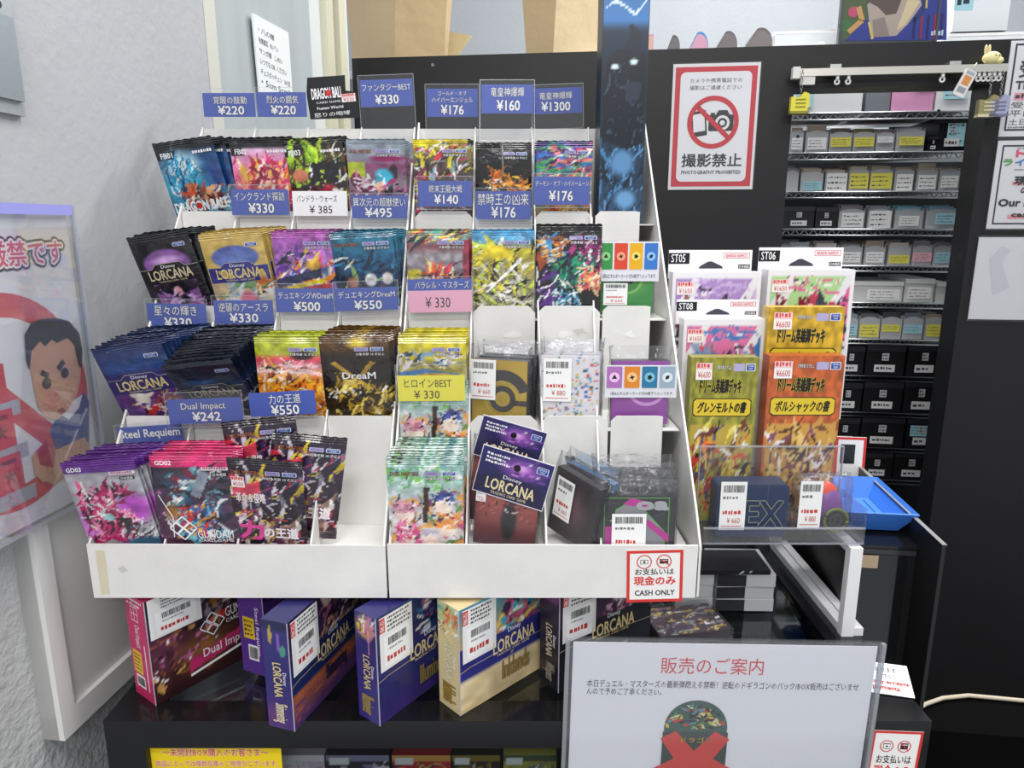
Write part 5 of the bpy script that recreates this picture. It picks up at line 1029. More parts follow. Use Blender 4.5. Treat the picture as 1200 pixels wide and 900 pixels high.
# blue tray with a red framed card behind
tx0, tx1, ty0, ty1, tz = .402, .532, .865, 1.01, KZ + .004
o = thing('cash_tray', 'blue plastic cash tray behind the acrylic stand', 'tray', ((tx0 + tx1) / 2 + .004, (ty0 + ty1) / 2, tz)); o.rotation_euler = (0, 0, math.radians(-7))
b = MB('plastic'); B_ = hx('3f7fe0'); hw, hd = (tx1 - tx0) / 2, (ty1 - ty0) / 2; V = []
for (sc_, z) in ((.74, 0), (1, .03), (.97, .031), (.72, .004)): V += [(-hw * sc_, -hd * sc_, z), (hw * sc_, -hd * sc_, z), (hw * sc_, hd * sc_, z), (-hw * sc_, hd * sc_, z)]
F_ = [(3, 2, 1, 0), (12, 13, 14, 15)]
for a in (0, 4, 8): F_ += [(a + i, a + (i + 1) % 4, a + 4 + (i + 1) % 4, a + 4 + i) for i in range(4)]
b.raw(V, F_, B_); b.build('tray', o)
b = MB('plastic'); b.box(-hw * .6, hw * .6, -hd * .6, -hd * .55, .004, .0055, hx('3a74d0')); b.box(-hw * .6, -hw * .56, -hd * .6, hd * .6, .004, .0055, hx('3a74d0')); b.box(hw * .56, hw * .6, -hd * .6, hd * .6, .004, .0055, hx('3a74d0')); b.build('rib', o)
F = Fr(Wy(985, 575, 1.06), yaw=-7, lean=-4); F.o.z = KZ
x0, z0, x1, z1 = F.box(975, 513, 1016, 575)
b = MB('gloss'); b.box(x0, x1, 0, .003, 0, z1, hx('f0f0f0')); b.frame2(x0, 0, x1, z1, .004, hx('d83030'), 1); b.rect(x0 + .008, z1 * .45, x1 - .016, z1 * .85, hx('222226'), 1)
tag(F.put(b.build('cash_only_sign')), 'red bordered card standing behind the blue tray', 'sign')
# flat deck boxes stacked under the stand
gx, gz = Wz(905, 716, CZ)[0], CZ + .0006
gy = Wz(820, 716, CZ).y
xa, xb_ = Wz(838, 716, CZ).x, Wz(905, 716, CZ).x
for c, (u0, u1) in enumerate(((xa, xb_), (xa - .052, xa - .003))):
    for k in range(3):
        b = MB('laminate'); w = u1 - u0; b.box(0, w, .0004, .075, 0, .0172, hx('b9bcbe'))
        if c == 0: b.rect(0, 0, w * .5, .0172, hx('26262a'), 1); b.rect(w * .5, 0, w, .0172, hx('b4b6b8'), 1); b.line([(0, .0165), (w, .0165)], .0006, hx('d8d8da'), 2)
        o = b.build('deck_carton'); put(o, (u0, gy + .004 * c, gz + .0176 * k), rz=[-1, 1, -2][k])
        tag(o, ('grey carton with black end band, %s of its stack under the stand' if c == 0 else 'plain grey carton, %s in the left stack under the acrylic stand') % ['bottom', 'middle', 'top'][k], 'carton', 'grey cartons under the acrylic stand')
b = MB('gloss'); b.box(-.055, .045, 0, .06, 0, .006, hx('1c1c20')); b.grid((-.055, .0, .045, .006), 40, 4, [('f', '202024'), ('s', 40, 3, (.4, 0, 1, 1), ['e0e0e0', '101014'], .02, .05, 60, 10)])
o = b.build('carton_lid'); put(o, (xa + .022, gy - .004, gz + .0532)); tag(o, 'thin black carton lying on top of the grey stack', 'carton')
# papers on the counter corner, cord
F = Fr(Wz(1022, 811, CZ + .002), yaw=-14, lean=-70); x0, z0, x1, z1 = F.box(1022, 784, 1074, 816)
b = MB('paper'); b.box(-.01, .042, 0.0002, .0006, 0, .040, hx('ececec')); b.text('おります。', (.008, .028, .032, .034), K_, 1); b.text('ださい。', (.008, .020, .028, .026), K_, 1)
b.text('only accepts', (.002, .012, .039, .018), hx('b82030'), 1, bold=.03); b.text('payments.', (.002, .004, .030, .010), hx('b82030'), 1, bold=.03)
tag(F.put(b.build('notice_card')), 'small white payment notice card lying on the counter corner', 'notice')
P = [Wz(q_, r_, CAMZ - .675) for q_, r_ in ((1072, 833), (1085, 825), (1105, 818), (1135, 815), (1168, 818), (1230, 824))]
b = MB('plastic'); b.tube([P[0].lerp(P[0], 0)] + [P[i].lerp(P[i + 1], k / 5) for i in range(5) for k in range(5)] + [P[-1]], .003, hx('c8bda8'))
tag(b.build('power_cord'), 'beige power cord running behind the right end of the counter', 'cord')
b = MB('matte_black'); b.box(-.14, .28, 0, .14, 0, CAMZ - .68, hx('09090a')); o = b.build('low_cabinet'); put(o, (.70, .84, 0), rz=-7); tag(o, 'low black cabinet on the floor right of the counter', 'cabinet')

# ================================================================ ON THE LEFT WALL
# clear sleeved poster
PF = Fr(LW.o + LW.rot @ Vector((0, -0.042, 0)), yaw=83)
r0, r1 = PF.uv(93, 241), PF.uv(113, 578)
px1 = (r0[0] + r1[0]) / 2; pz1, pz0 = r0[1], r1[1]; px0 = px1 - .47
t = thing('wall_poster', 'clear sleeved poster of a frowning man inside a red ban ring, left wall', 'poster'); PF.put(t)
b = MB('paper', eps=.00012); b.box(px0 + .006, px1 - .006, 0, .0006, pz0 + .004, pz1 - .006, hx('e2e2e8'))
q = lambda *pts: PF.uvs(pts)
cx, cz = px1 - .185, (pz0 + pz1) / 2 - .025
b.T = None
a = PF.uv(105, 440); cR = (a[0] - .002)
def clip(P): return [(min(max(x, px0 + .006), px1 - .006), min(max(z, pz0 + .004), pz1 - .006)) for x, z in P]
top = PF.uv(40, 338); bot = PF.uv(40, 590); ro = (top[1] - bot[1]) / 2; cz = (top[1] + bot[1]) / 2; cx = px1 - .008 - ro
RD = hx('cf4a52')
b.ring(cx, cz, ro * .78, ro, RD, 1, n=60)
b.line([(cx - ro * .62, cz + ro * .62), (cx + ro * .62, cz - ro * .62)], ro * .22, RD, 1)
# title with heavy outline
tb = (PF.uv(0, 300)[0] - .20, PF.uv(60, 309)[1], px1 - .018, PF.uv(60, 281)[1])
b.text('このような行為は厳禁です', tb, hx('2a2a2e'), 3, bold=.2); b.text('このような行為は厳禁です', tb, hx('f4eef0'), 4, bold=.101); b.text('このような行為は厳禁です', tb, hx('d8506a'), 5, bold=.02)
# shelves with red packs
for i in range(3):
    z = PF.uv(12, 470 + i * 54)[1]; x1_ = PF.uv(24, 480)[0] + .002 * i
    b.rect(px0 + .03, z - .014, x1_, z, hx('a9aab4'), 3)
    for k in range(5):
        x = x1_ - .006 - .036 * (k + 1); b.rect(x, z, x + .030, z + .036, hx('c8384a'), 4)
        b.flat(shape_star(x + .015, z + .015, .003, .009, 5, .3, 1), hx('7a1826'), 5); b.rect(x + .006, z + .027, x + .024, z + .031, hx('7a1826'), 5)
# the man: body, head, hair, brows, arm with a stolen red pack
SK = hx('d2a183'); HR = hx('25242c')
b.flat(q((58, 505), (70, 480), (98, 460), (104, 470), (104, 530), (84, 560), (70, 540)), hx('3f4f86'), 4)
b.flat(q((66, 482), (96, 462), (92, 478), (80, 492)), hx('e6e6ec'), 5)
b.flat(q((30, 402), (34, 394), (88, 384), (94, 398), (94, 440), (90, 462), (78, 482), (66, 492), (54, 490), (44, 478), (38, 450)), SK, 6)
b.flat(q((30, 424), (28, 392), (36, 378), (48, 374), (62, 372), (80, 376), (92, 390), (96, 410), (95, 432), (91, 428), (86, 404), (78, 396), (66, 402), (60, 398), (52, 406), (46, 400), (36, 412), (34, 434)), HR, 7)
b.line(q((47, 436), (56, 441)), .006, HR, 8); b.line(q((67, 433), (74, 423)), .006, HR, 8)
b.disc(*PF.uv(54, 449), .006, HR, 8, n=14); b.disc(*PF.uv(75, 437), .0055, HR, 8, n=14)
b.flat(q((64, 460), (66, 462), (64, 464)), hx('8a5a48'), 8); b.disc(*PF.uv(71, 482), .005, hx('a8484a'), 8, rz=.0035, n=12); b.disc(*PF.uv(60, 468), .010, hx('d8907c'), 7)
b.flat(q((38, 538), (50, 534), (98, 512), (103, 520), (102, 545), (80, 556), (62, 568), (48, 562), (40, 550)), SK, 9)
for i in range(9): b.line(q((52 + i * 5, 536 - i * 2.4), (55 + i * 5, 556 - i * 1.6)), .0012, hx('b8866a'), 10)
b.flat(q((40, 530), (54, 515), (64, 530), (62, 548), (46, 545)), hx('b8304e'), 10)
b.flat(q((36, 534), (42, 530), (46, 545), (58, 556), (50, 566), (40, 556)), SK, 11)
b.build('paper_sheet', t)
c = MB('acrylic'); c.box(px0, px1, -.004, -.003, pz0, pz1, (1, 1, 1)); c.use('acrylic_edge'); c.box(px1 - .001, px1 + .002, -.0045, .0005, pz0, pz1, (.9, .92, 1)); c.box(px0, px1, -.0045, .0005, pz0 - .002, pz0 + .001, (1, 1, 1)); c.build('clear_sleeve', t)
c = MB('paper'); c.rect(px0 + .004, pz1 - .010, px1 - .002, pz1, hx('9a9ae0'), 30); c.build('tape_strip', t)
# steel plate
a = LW.uv(24, 137); c_ = LW.uv(8, 0)
t = thing('steel_plate', 'brushed steel plate with a flap on the wall, top left', 'wall plate'); LW.put(t)
b = MB('brushed'); b.slab([(a[0] - .2, a[1]), (a[0], a[1]), (a[0], a[1] + .32), (a[0] - .2, a[1] + .32)], -.006, 0, hx('b9c0c2')); pl_ = b.build('plate', t)
b = MB('brushed'); u, v = LW.uv(19, 120); b.slab([(u - .15, v), (u, v), (u, LW.uv(6, 22)[1]), (u - .15, LW.uv(6, 22)[1])], -.010, -.006, hx('a8b2b6')); b.build('flap', t)
b = MB('metal'); b.T = LW.rot.to_4x4() @ Matrix.Identity(4); b.T = None; b.disc(a[0] - .018, LW.uv(3, 10)[1], .004, hx('50565a'), 60, n=12); b.build('screw', pl_)
# handwritten note
NF = Fr(LW.o + LW.rot @ Vector((0, -.008, 0)), yaw=83)
P = NF.uvs(((296, 15), (338, 38), (344, 124), (306, 124)))
t = thing('handwritten_note', 'white note with black handwriting pinned on the wall behind the left rack', 'note'); NF.put(t)
b = MB('paper', eps=.0003); b.slab(P, 0, .003, hx('e4e8e8'))
w = P[1][0] - P[0][0]; h = P[0][1] - P[3][1]
for i, s_ in enumerate(('・八の様', '有無確認   めいてい', 'サンボ様   しめい', 'いつでも OK  ください', 'チェスポッチェン   301点', '・5cm 5cm2')):
    b.text(s_, (P[3][0] + w * .06, P[3][1] + h * (.82 - i * .115), P[3][0] + w * (.5 + .1 * min(i, 4)), P[3][1] + h * (.89 - i * .115)), hx('33363a'), 1, bold=-.005)
b.build('paper_sheet', t)

# ================================================================ ON AND ABOVE THE DARK PARTITION
F = Fr(BW.o + BW.rot @ Vector((0, -.004, 0)), yaw=-7)
x0, z0, x1, z1 = F.box(788, 75, 890, 222); x0 = F.uv(786, 150)[0]; x1 = F.uv(886.5, 150)[0]; z1 = F.uv(840, 74)[1]; z0 = F.uv(833, 222)[1]
t = thing('photography_sign', 'red bordered no photography sign on the dark partition', 'sign'); F.o = F.o + F.rot @ Vector((x0, 0, z0)); F.put(t); w, h = x1 - x0, z1 - z0
b = MB('paper', eps=.0003); b.box(0, w, .0003, .002, 0, h, hx('e4e4e6')); RD = hx('c83440'); k = hx('343034')
b.rect(w * .03, h * .025, w * .97, h * .975, RD, 1); b.rrect(w * .09, h * .065, w * .91, h * .935, w * .06, hx('e6e6e9'), 2)
b.text('カメラや携帯電話での', (w * .2, h * .85, w * .8, h * .885), k, 3); b.text('撮影はご遠慮ください', (w * .2, h * .795, w * .8, h * .83), k, 3)
# phone and camera
b.flat([(w * .25, h * .42), (w * .43, h * .44), (w * .40, h * .64), (w * .23, h * .62)], k, 3); b.flat([(w * .27, h * .46), (w * .405, h * .475), (w * .385, h * .615), (w * .25, h * .60)], hx('e6e6e9'), 4)
b.rrect(w * .44, h * .47, w * .73, h * .60, w * .02, k, 3); b.flat([(w * .52, h * .6), (w * .68, h * .6), (w * .65, h * .635), (w * .55, h * .635)], k, 3); b.rect(w * .46, h * .6, w * .51, h * .615, k, 3)
b.ring(w * .60, h * .535, w * .055, w * .085, hx('e6e6e9'), 4, n=24); b.disc(w * .60, h * .535, w * .03, hx('e6e6e9'), 4)
b.ring(w * .49, h * .54, w * .245, w * .30, RD, 5, n=48); b.line([(w * .30, h * .665), (w * .68, h * .415)], w * .055, RD, 5)
b.text('撮影禁止', (w * .15, h * .185, w * .85, h * .29), k, 3, bold=.03); b.text('PHOTOGRAPHY PROHIBITED', (w * .15, h * .125, w * .85, h * .155), k, 3, bold=.03)
b.build('printed_sheet', t); b = MB('clear'); b.box(-.002, w + .002, -.0032, -.0026, -.002, h + .002, (1, 1, 1)); b.build('clear_sleeve', t)
# notices at the right edge
def notice(px, label, fn, wid, edge=False):
    F = Fr(BW.o + BW.rot @ Vector((0, -.004, 0)), yaw=-7); x0 = F.uv(px[0], (px[1] + px[2]) / 2)[0]; z1 = F.uv(px[0], px[1])[1]; z0 = F.uv(px[0], px[2])[1]
    t = thing('wall_notice', label, 'notice', group='notices on the dark partition at the right'); F.o = F.o + F.rot @ Vector((x0, 0, z0)); F.put(t); h = z1 - z0
    b = MB('paper', eps=.0003); b.box(0, wid, .0003, .002, 0, h, hx('dcdcdf')); fn(b, wid, h); b.build('paper_sheet', t)
    c = MB('clear'); c.box(-.004, wid + .004, -.003, -.0024, -.004, h + .004, (1, 1, 1)); c.build('clear_sleeve', t)
def n1(b, w, h):
    b.frame2(w * .045, h * .06, w * .95, h * .97, .004, K_, 1)
    b.text('受付', (w * .12, h * .62, w * .42, h * .80), hx('2a2a2e'), 2, bold=.03); b.text('This is the', (w * .10, h * .5, w * .62, h * .58), hx('2a2a2e'), 2, bold=.04)
    b.rect(w * .10, h * .385, w * .5, h * .46, hx('e898a8'), 2); b.text('shop', (w * .11, h * .39, w * .4, h * .45), hx('2a2a2e'), 3, bold=.04)
    for i, s_ in enumerate(('受付時間', '平日 12:00', '土日祝 11:00')): b.text(s_, (w * .08, h * (.30 - i * .09), w * .62, h * (.365 - i * .09)), hx('3a3a3e'), 2)
    b.scribble(w * .08, h * .08, w * .6, h * .11, 1, hx('555555'), 3)
def n2(b, w, h):
    b.frame2(w * .05, h * .05, w * .95, h * .95, .0035, K_, 1)
    for i, (ch, c) in enumerate(zip('トレカ', ('d84a68', 'e8983a', '3a80c8'))): b.text(ch, (w * (.2 + .12 * i), h * .82, w * (.29 + .12 * i), h * .89), hx(c), 2, bold=.06)
    for i, (ch, c) in enumerate(zip('ライジン', ('5aa048', '3a78c0', 'd85070', 'e0a030'))): b.text(ch, (w * (.08 + .12 * i), h * .72, w * (.17 + .12 * i), h * .79), hx(c), 2, bold=.06)
    b.scribble(w * .2, h * .9, w * .7, h * .925, 1, hx('555555'), 3); b.scribble(w * .2, h * .66, w * .7, h * .685, 1, hx('555555'), 4)
    b.rect(w * .20, h * .50, w * .42, h * .54, hx('e8909a'), 2); b.text('現金', (w * .22, h * .50, w * .5, h * .6), K_, 3, bold=.05); b.text('のみ', (w * .3, h * .40, w * .5, h * .48), K_, 3, bold=.03)
    b.text('Our store is', (w * .09, h * .26, w * .74, h * .34), K_, 3, bold=.05); b.rect(w * .2, h * .115, w * .5, h * .16, hx('e8909a'), 2); b.text('cash only', (w * .24, h * .12, w * .74, h * .19), K_, 3, bold=.06)
def n3(b, w, h):
    b.scribble(w * .52, h * .82, w * .9, h * .94, 2, hx('555555'), 5); b.scribble(w * .5, h * .5, w * .95, h * .62, 2, hx('555555'), 6); b.rect(w * .58, h * .7, w * .95, h * .78, hx('5a6470'), 2)
    b.flat([(w * .12, h * .75), (w * .22, h * .9), (w * .3, h * .85), (w * .24, h * .7), (w * .34, h * .4), (w * .2, h * .3)], hx('cfcfd6'), 1)
notice((1178, 48, 160), 'white notice in black frame with reception hours, upper right edge', n1, .21)
notice((1163, 165, 268), 'white notice in black frame with coloured lettering, right edge', n2, .21)
notice((1141, 278, 374), 'plain pale notice sheet, lowest of three at the right edge', n3, .24)
# curtain rail with hooks and charms
RF = Fr(BW.o + BW.rot @ Vector((0, -.03, 0)), yaw=-7)
a, c_ = RF.uv(930, 90), RF.uv(1180, 80)
t = thing('curtain_rail', 'white curtain rail fixed across the partition above the opening', 'curtain rail'); RF.put(t)
zr = (a[1] + c_[1]) / 2; zr = RF.uv(1040, 83)[1]
b = MB('metal'); b.box(a[0], c_[0], -.006, .006, zr - .008, zr + .008, hx('d6d4ca')); b.build('rail', t)
b = MB('plastic'); b.box(a[0] - .004, a[0] + .012, -.009, .009, zr - .013, zr + .012, hx('d8d8d4')); b.build('end_cap', t)
for pxx in (980, 1120):
    u = RF.uv(pxx, 80)[0]; b = MB('metal'); b.box(u - .012, u + .012, .004, .03, zr + .006, zr + .018, hx('c8c8c4')); b.box(u - .008, u + .008, -.002, .029, zr + .008, zr + .013, hx('c8c8c4')); b.build('bracket', t)
def runner(u):
    b = MB('plastic'); b.box(u - .003, u + .003, -.003, .003, zr - .016, zr - .007, hx('cfcfcc')); b.ring(u, zr - .021, .0028, .0065, hx('cfcfcc'), 1, n=14); b.T = T_(0, .002, 0); b.ring(u, zr - .021, .0028, .0065, hx('cfcfcc'), 1, n=14); b.build('runner', t)
for pxx in (981, 994, 1104, 1146, 1152, 1158, 1164, 1170): runner(RF.uv(pxx, 95)[0])
b = MB('plastic'); u = RF.uv(946, 95)[0]; b.box(u - .016, u + .016, -.004, .004, zr - .026, zr - .008, hx('cdcdc8')); b.build('stopper', t)
def charm(label, pxx, z_top, drop, body, yaw=0):
    F = Fr(RF.o, yaw=-7); u = F.uv(pxx, 95)[0]; o = thing('keychain', label, 'keychain', group='keychains hanging on the curtain rail'); F.o = F.o + F.rot @ Vector((u, -.014, 0)); F.put(o)
    b = MB('metal'); n = 7
    for i in range(n):
        z = z_top - drop * i / n; b.tube([(.0025 * math.cos(q_) * (i % 2), .0025 * math.cos(q_) * (1 - i % 2), z - drop / n / 2 + drop / n * .62 * math.sin(q_)) for q_ in np.linspace(0, 6.28, 9)], .0008, hx('b8b8b4'), 5)
    b.build('chain', o)
    b = MB('plastic'); body(b, z_top - drop); b.build('charm', o)
def shoe(col, dark):
    def f(b, z):
        P = [(-.022, -.045), (.010, -.047), (.019, -.030), (.017, -.004), (.006, .0), (-.004, -.012), (-.022, -.010)]
        b.slab([(x, z + y) for x, y in P], -.008, .008, hx(col)); b.slab([(x * 1.04, z - .047 + (y + .047) * .14) for x, y in P[:4]] + [(-.022, z - .041)], -.0088, .0088, hx(dark))
        for i in range(3): b.rect(-.012, z - .034 + i * .008, .010, z - .031 + i * .008, hx(dark), 60)
    return f
charm('yellow shoe shaped keychain hanging at the left end of the curtain rail', 938, zr + .006, .05, shoe('d8d040', '8a8420'))
charm('olive keychain block hanging at the right end of the curtain rail', 1158, zr - .008, .05, shoe('8a8458', 'c8c0a0'))
charm('lilac grey keychain block hanging rightmost on the curtain rail', 1171, zr - .008, .05, shoe('9a9cb8', '6a6c88'))
F = Fr(RF.o + RF.rot @ Vector((0, -.012, 0)), yaw=-7, roll=24); u0 = F.uv(1143, 76)
o = thing('hang_tag', 'tilted clear tag with orange print hooked over the curtain rail', 'tag'); F.o = F.o + F.rot @ Vector((u0[0], 0, u0[1])); F.put(o)
b = MB('gloss'); b.slab(rr_pts(-.013, -.07, .013, -.012, .003), 0, .004, hx('d8d4d0')); b.rect(-.008, -.045, .008, -.025, hx('c88848'), 3); b.rect(-.009, -.062, .009, -.05, hx('8a8f98'), 3); b.rect(-.009, -.022, .009, -.015, hx('9aa4b0'), 3); b.build('tag', o)
b = MB('plastic'); b.tube([(0, .002, -.012), (0, -.002, .0), (.002, .004, .006)], .0012, hx('d8d8d8')); b.build('loop', o)
F = Fr(RF.o + RF.rot @ Vector((0, -.002, 0)), yaw=-7); u = F.uv(1161, 76)
o = thing('plush_toy', 'tiny pale yellow long eared plush sitting on the curtain rail', 'plush toy'); F.o = F.o + F.rot @ Vector((u[0], 0, zr + .008)); F.put(o)
b = MB('skin'); Yl = hx('e6dca0'); b.ball((0, 0, .013), (.019, .014, .0135), Yl, 16, 10); b.ball((.014, -.002, .007), (.010, .010, .008), Yl); b.build('body', o)
for dx in (-.014, -.007): b = MB('skin'); b.ball((dx, 0, .030), (.0035, .003, .011), hx('d8c898')); b.build('ear', o)
b = MB('skin'); b.ball((.002, -.0135, .016), .0016, hx('4a4030')); b.ball((.010, -.012, .016), .0016, hx('4a4030')); b.build('eye', o)

# ledge behind the partition and what stands on it
b = MB('laminate'); lz = topz - .012; b.box(xl - .3, xo - .02, .085, .62, lz - .02, lz, hx('cfd0d2')); b.box(xo - .02, 1.6, .085, .30, lz - .02, lz, hx('cfd0d2')); o = b.build('storage_ledge'); BW.put(o); tag(o, 'pale storage shelf behind the top edge of the dark partition', 'shelf')
for x in (-.75, 0.0, .78):
    b = MB('laminate'); b.box(x - .02, x + .02, .09, .28, -CAMZ, lz - .02, hx('3a3a3e')); o = b.build('shelf_post'); BW.put(o); tag(o, 'dark upright carrying the storage shelf %s' % {-.75: 'behind the left end of the partition', 0.0: 'behind the middle of the partition', 0.78: 'behind the right end of the partition'}[x], 'post')
def ledge(y): return Fr(BW.o + BW.rot @ Vector((0, y, 0)), yaw=-7)
def paper_bag(label, pl, pr, fold, y, hgt, col, side, d=.14, ln=0):
    F = ledge(y); x0 = F.uv(pl, 40)[0]; x1 = F.uv(pr, 40)[0]; xf = F.uv(fold, 40)[0]
    o = thing('paper_bag', label, 'paper bag', group='brown paper bags on the storage shelf'); F.o = F.o + F.rot @ Vector((x0, 0, lz + .001)); F.put(o); w = x1 - x0; f = xf - x0
    b = MB('kraft'); A, B_ = hx(col), hx(side); g = d * .5
    V = [(0, 0, 0), (f, -.012, 0), (w, d * .45, 0), (w - .01, d, 0), (0, d, 0), (0 - ln, .01, hgt), (f + ln * .6, -.004, hgt), (w + ln, d * .42, hgt), (w + ln, d * .9, hgt), (0 - ln, d * .9, hgt)]
    b.raw(V, [(0, 1, 6, 5), (4, 0, 5, 9), (3, 4, 9, 8), (4, 3, 2, 1, 0)], A); b.raw(V, [(1, 2, 7, 6), (2, 3, 8, 7)], B_)
    b.build('bag', o)
    c = MB('kraft'); c.tube([(w * .1, .0, hgt * .94), (w * .1, -.012, hgt + .03), (w * .3, -.012, hgt + .05), (w * .45, 0, hgt * .94)], .003, hx('a8865c')); c.build('handle', o)
paper_bag('brown paper bag standing left on the storage shelf', 413, 512, 462, .12, .24, 'c6b08e', 'bca580', ln=.02)
paper_bag('tan paper bag with a straight fold, right of two on the storage shelf', 618, 699, 648, .12, .24, 'c2ab86', 'dac6a0', ln=.02)
F = ledge(.30); P = F.uvs(((503, 66), (506, 30), (524, 36), (553, 42), (536, 66)))
b = MB('kraft'); b.slab([(x, max(z, lz + .001)) for x, z in P], 0, .004, hx('d9c89c')); tag(F.put(b.build('paper_sheet')), 'pale buff paper corner sticking up beside the brown bag', 'paper')
def curved(label, pxs, y, col, face, k):
    F = ledge(y); x0 = F.uv(pxs[0], 52)[0]; x1 = F.uv(pxs[1], 52)[0]; zt = F.uv(pxs[1], pxs[2])[1] - lz
    P = [(x0, 0), (x1, 0)] + [(x1 - (x1 - x0) * .34 + (x1 - x0) * .34 * math.cos(q_), zt - zt * .5 + zt * .5 * math.sin(q_)) for q_ in np.linspace(0, 1.9, 8)]
    b = MB('plastic'); b.T = T_(0, 0, lz + .0006); b.slab(P, 0, .12, hx(col)); b.T = T_(0, 0, lz + .0006); b.flat([(x * .96 + (x0 + x1) * .02, z * .9 + .001) for x, z in P], hx(face), 8)
    tag(F.put(b.build('curved_holder')), label, 'holder', 'curved holders on the storage shelf')
curved('small dark grey curved holder on the shelf, leftmost of four', (776, 797, 41), .1, '5a585c', '6e6b6f', 0)
curved('pink and blue curved holder on the storage shelf', (800, 830, 37), .1, '4a90d8', 'e0a8c0', 1)
curved('grey curved holder right of the pink and blue one', (832, 864, 36), .1, '6a6668', '7c7375', 2)
curved('largest grey brown curved holder, nearest the white tray', (864, 905, 32), .1, '6e6664', '857a78', 3)
F = ledge(.1); x0, z0, x1, z1 = F.box(751, 40, 766, 56); b = MB('plastic'); b.box(x0, x1, 0, .05, lz + .0005, z1, hx('e09ab8')); b.rect(x0 + .002, lz + .01, x1 - .002, z1 - .004, hx('e8b8a0'), 2); tag(F.put(b.build('card_case')), 'small pink card case standing beside the dark art box', 'case')
def tray_box(label, pxs, y, col='e8eaec', d=.2, note=None, m='plastic', cat='box', rim=True):
    F = ledge(y); x0 = F.uv(pxs[0], 48)[0]; x1 = F.uv(pxs[1], 48)[0]; z1 = F.uv((pxs[0] + pxs[1]) / 2, pxs[2])[1]; zb = lz + .0006 if len(pxs) < 4 else F.uv(pxs[0], pxs[3])[1]
    o = thing('storage_box', label, cat); F.put(o); b = MB(m); b.box(x0, x1, 0, d, zb, z1, hx(col)); b.build('body', o)
    if rim: b = MB(m); b.box(x0 - .004, x1 + .004, -.004, d + .004, z1 - .006, z1, hx('f2f3f4')); b.build('rim', o)
    if note:
        b = MB('paper'); n0 = F.uv(note[0], 40)[0]; n1_ = F.uv(note[1], 40)[0]; za, zc = F.uv(note[0], note[3])[1], F.uv(note[0], note[2])[1]; b.rect(n0, za, n1_, zc, hx('a8d4e0'), 3); b.scribble(n0 + .006, za + .004, n1_ - .004, zc - .004, 1, hx('33404a'), 4, 5); b.build('sticky_note', o)
    return o
tray_box('long white plastic tray standing beside the framed portrait', (908, 990, 36), .22, 'dfe3e6', d=.07)
tray_box('white lidded box on the shelf at the far right', (1112, 1240, 38), .14, 'e0e3e6', d=.15)
o = tray_box('white box with a pale blue note, on the lidded box at the far right', (1114, 1178, -30, 37.5), .16, 'e6eaee', d=.13, note=(1114, 1136, -8, 13), rim=False)
F = ledge(.09); x0 = F.uv(963, 50)[0]; o = thing('bird_figurine', 'small white bird figurine in front of the long white tray', 'figurine'); F.o = F.o + F.rot @ Vector((x0, .012, lz)); F.put(o)
b = MB('plastic'); b.ball((0, 0, .017), (.014, .012, .0175), hx('e6e4da'), 14, 10); b.ball((.003, -.001, .033), (.0085, .008, .0085), hx('e8e6dc')); b.build('body', o); b = MB('plastic'); b.ball((.004, -.009, .032), (.0018, .003, .0014), hx('c8a850')); b.build('beak', o)
F = ledge(.09); x0 = F.uv(1123, 50)[0]; o = thing('frog_figurine', 'tiny green figurine on the partition edge right of the portrait', 'figurine'); F.o = F.o + F.rot @ Vector((x0, .012, lz)); F.put(o)
b = MB('plastic'); b.ball((0.004, 0, .010), (.010, .008, .010), hx('6a9a58'), 12, 8); b.ball((-.002, -.003, .023), (.006, .006, .006), hx('c8d0a0')); b.build('body', o)
for dx in (-.010, .012): b = MB('plastic'); b.ball((dx, -.003, .016), (.0045, .004, .0045), hx('4a7a3c')); b.build('arm', o)
# framed portrait
F = ledge(.105); x0, _, x1, _ = F.box(983, -60, 1109, 50); z1 = F.uv(1040, -70)[1]; h = z1 - lz; w = x1 - x0
t = thing('framed_portrait', 'framed painted portrait in blue and red sports shirt on the storage shelf', 'picture'); F.o = F.o + F.rot @ Vector((x0, 0, lz + .0006)); F.put(t)
b = MB('gloss', eps=.0003); b.box(0, w, 0, .012, 0, h, hx('3a3a40')); hh = h; zz = lambda p: (F.uv(1040, p)[1] - 0)
def pp(*pts): return F.uvs(pts)
b.rect(.004, .003, w - .004, h - .003, hx('46484e'), 1)
b.flat(pp((986, 46), (988, -10), (1012, -10), (1024, 10), (1018, 24), (992, 46)), hx('4a5a3c'), 2); b.disc(*F.uv(1000, 14), .012, hx('b8486a'), 3); b.disc(*F.uv(990, 30), .014, hx('3a6a3c'), 3)
b.line(pp((994, 38), (1010, 24), (1006, 8)), .012, hx('c0945c'), 4)
b.flat(pp((990, 48), (1012, 26), (1028, 14), (1076, 0), (1088, -10), (1110, -10), (1109, 47)), hx('2f3a8a'), 4)
b.flat(pp((1016, 6), (1028, -10), (1076, -10), (1080, 6), (1064, 28), (1050, 42), (1024, 44), (1018, 24)), hx('a89a92'), 5)
b.flat(pp((1016, 2), (1030, -10), (1060, -10), (1050, 16), (1038, 18), (1028, 8)), hx('5a4c48'), 6); b.flat(pp((1022, 24), (1036, 20), (1042, 42), (1024, 44)), hx('8a7c78'), 6); b.flat(pp((1066, -8), (1078, 2), (1060, 30), (1050, 36)), hx('c8b896'), 6)
b.line(pp((1018, 26), (1022, 46)), .006, hx('c8b060'), 7); b.line(pp((1084, -8), (1082, 12), (1070, 26)), .008, hx('2a3a6a'), 7); b.line(pp((1086, -6), (1085, 10)), .004, hx('c8b060'), 8)
for i in range(5): b.line(pp((1072 + 8 * i, 20 - i), (1070 + 8 * i, 46)), .005, hx('8a2a3c') if i % 2 else hx('1f2560'), 7)
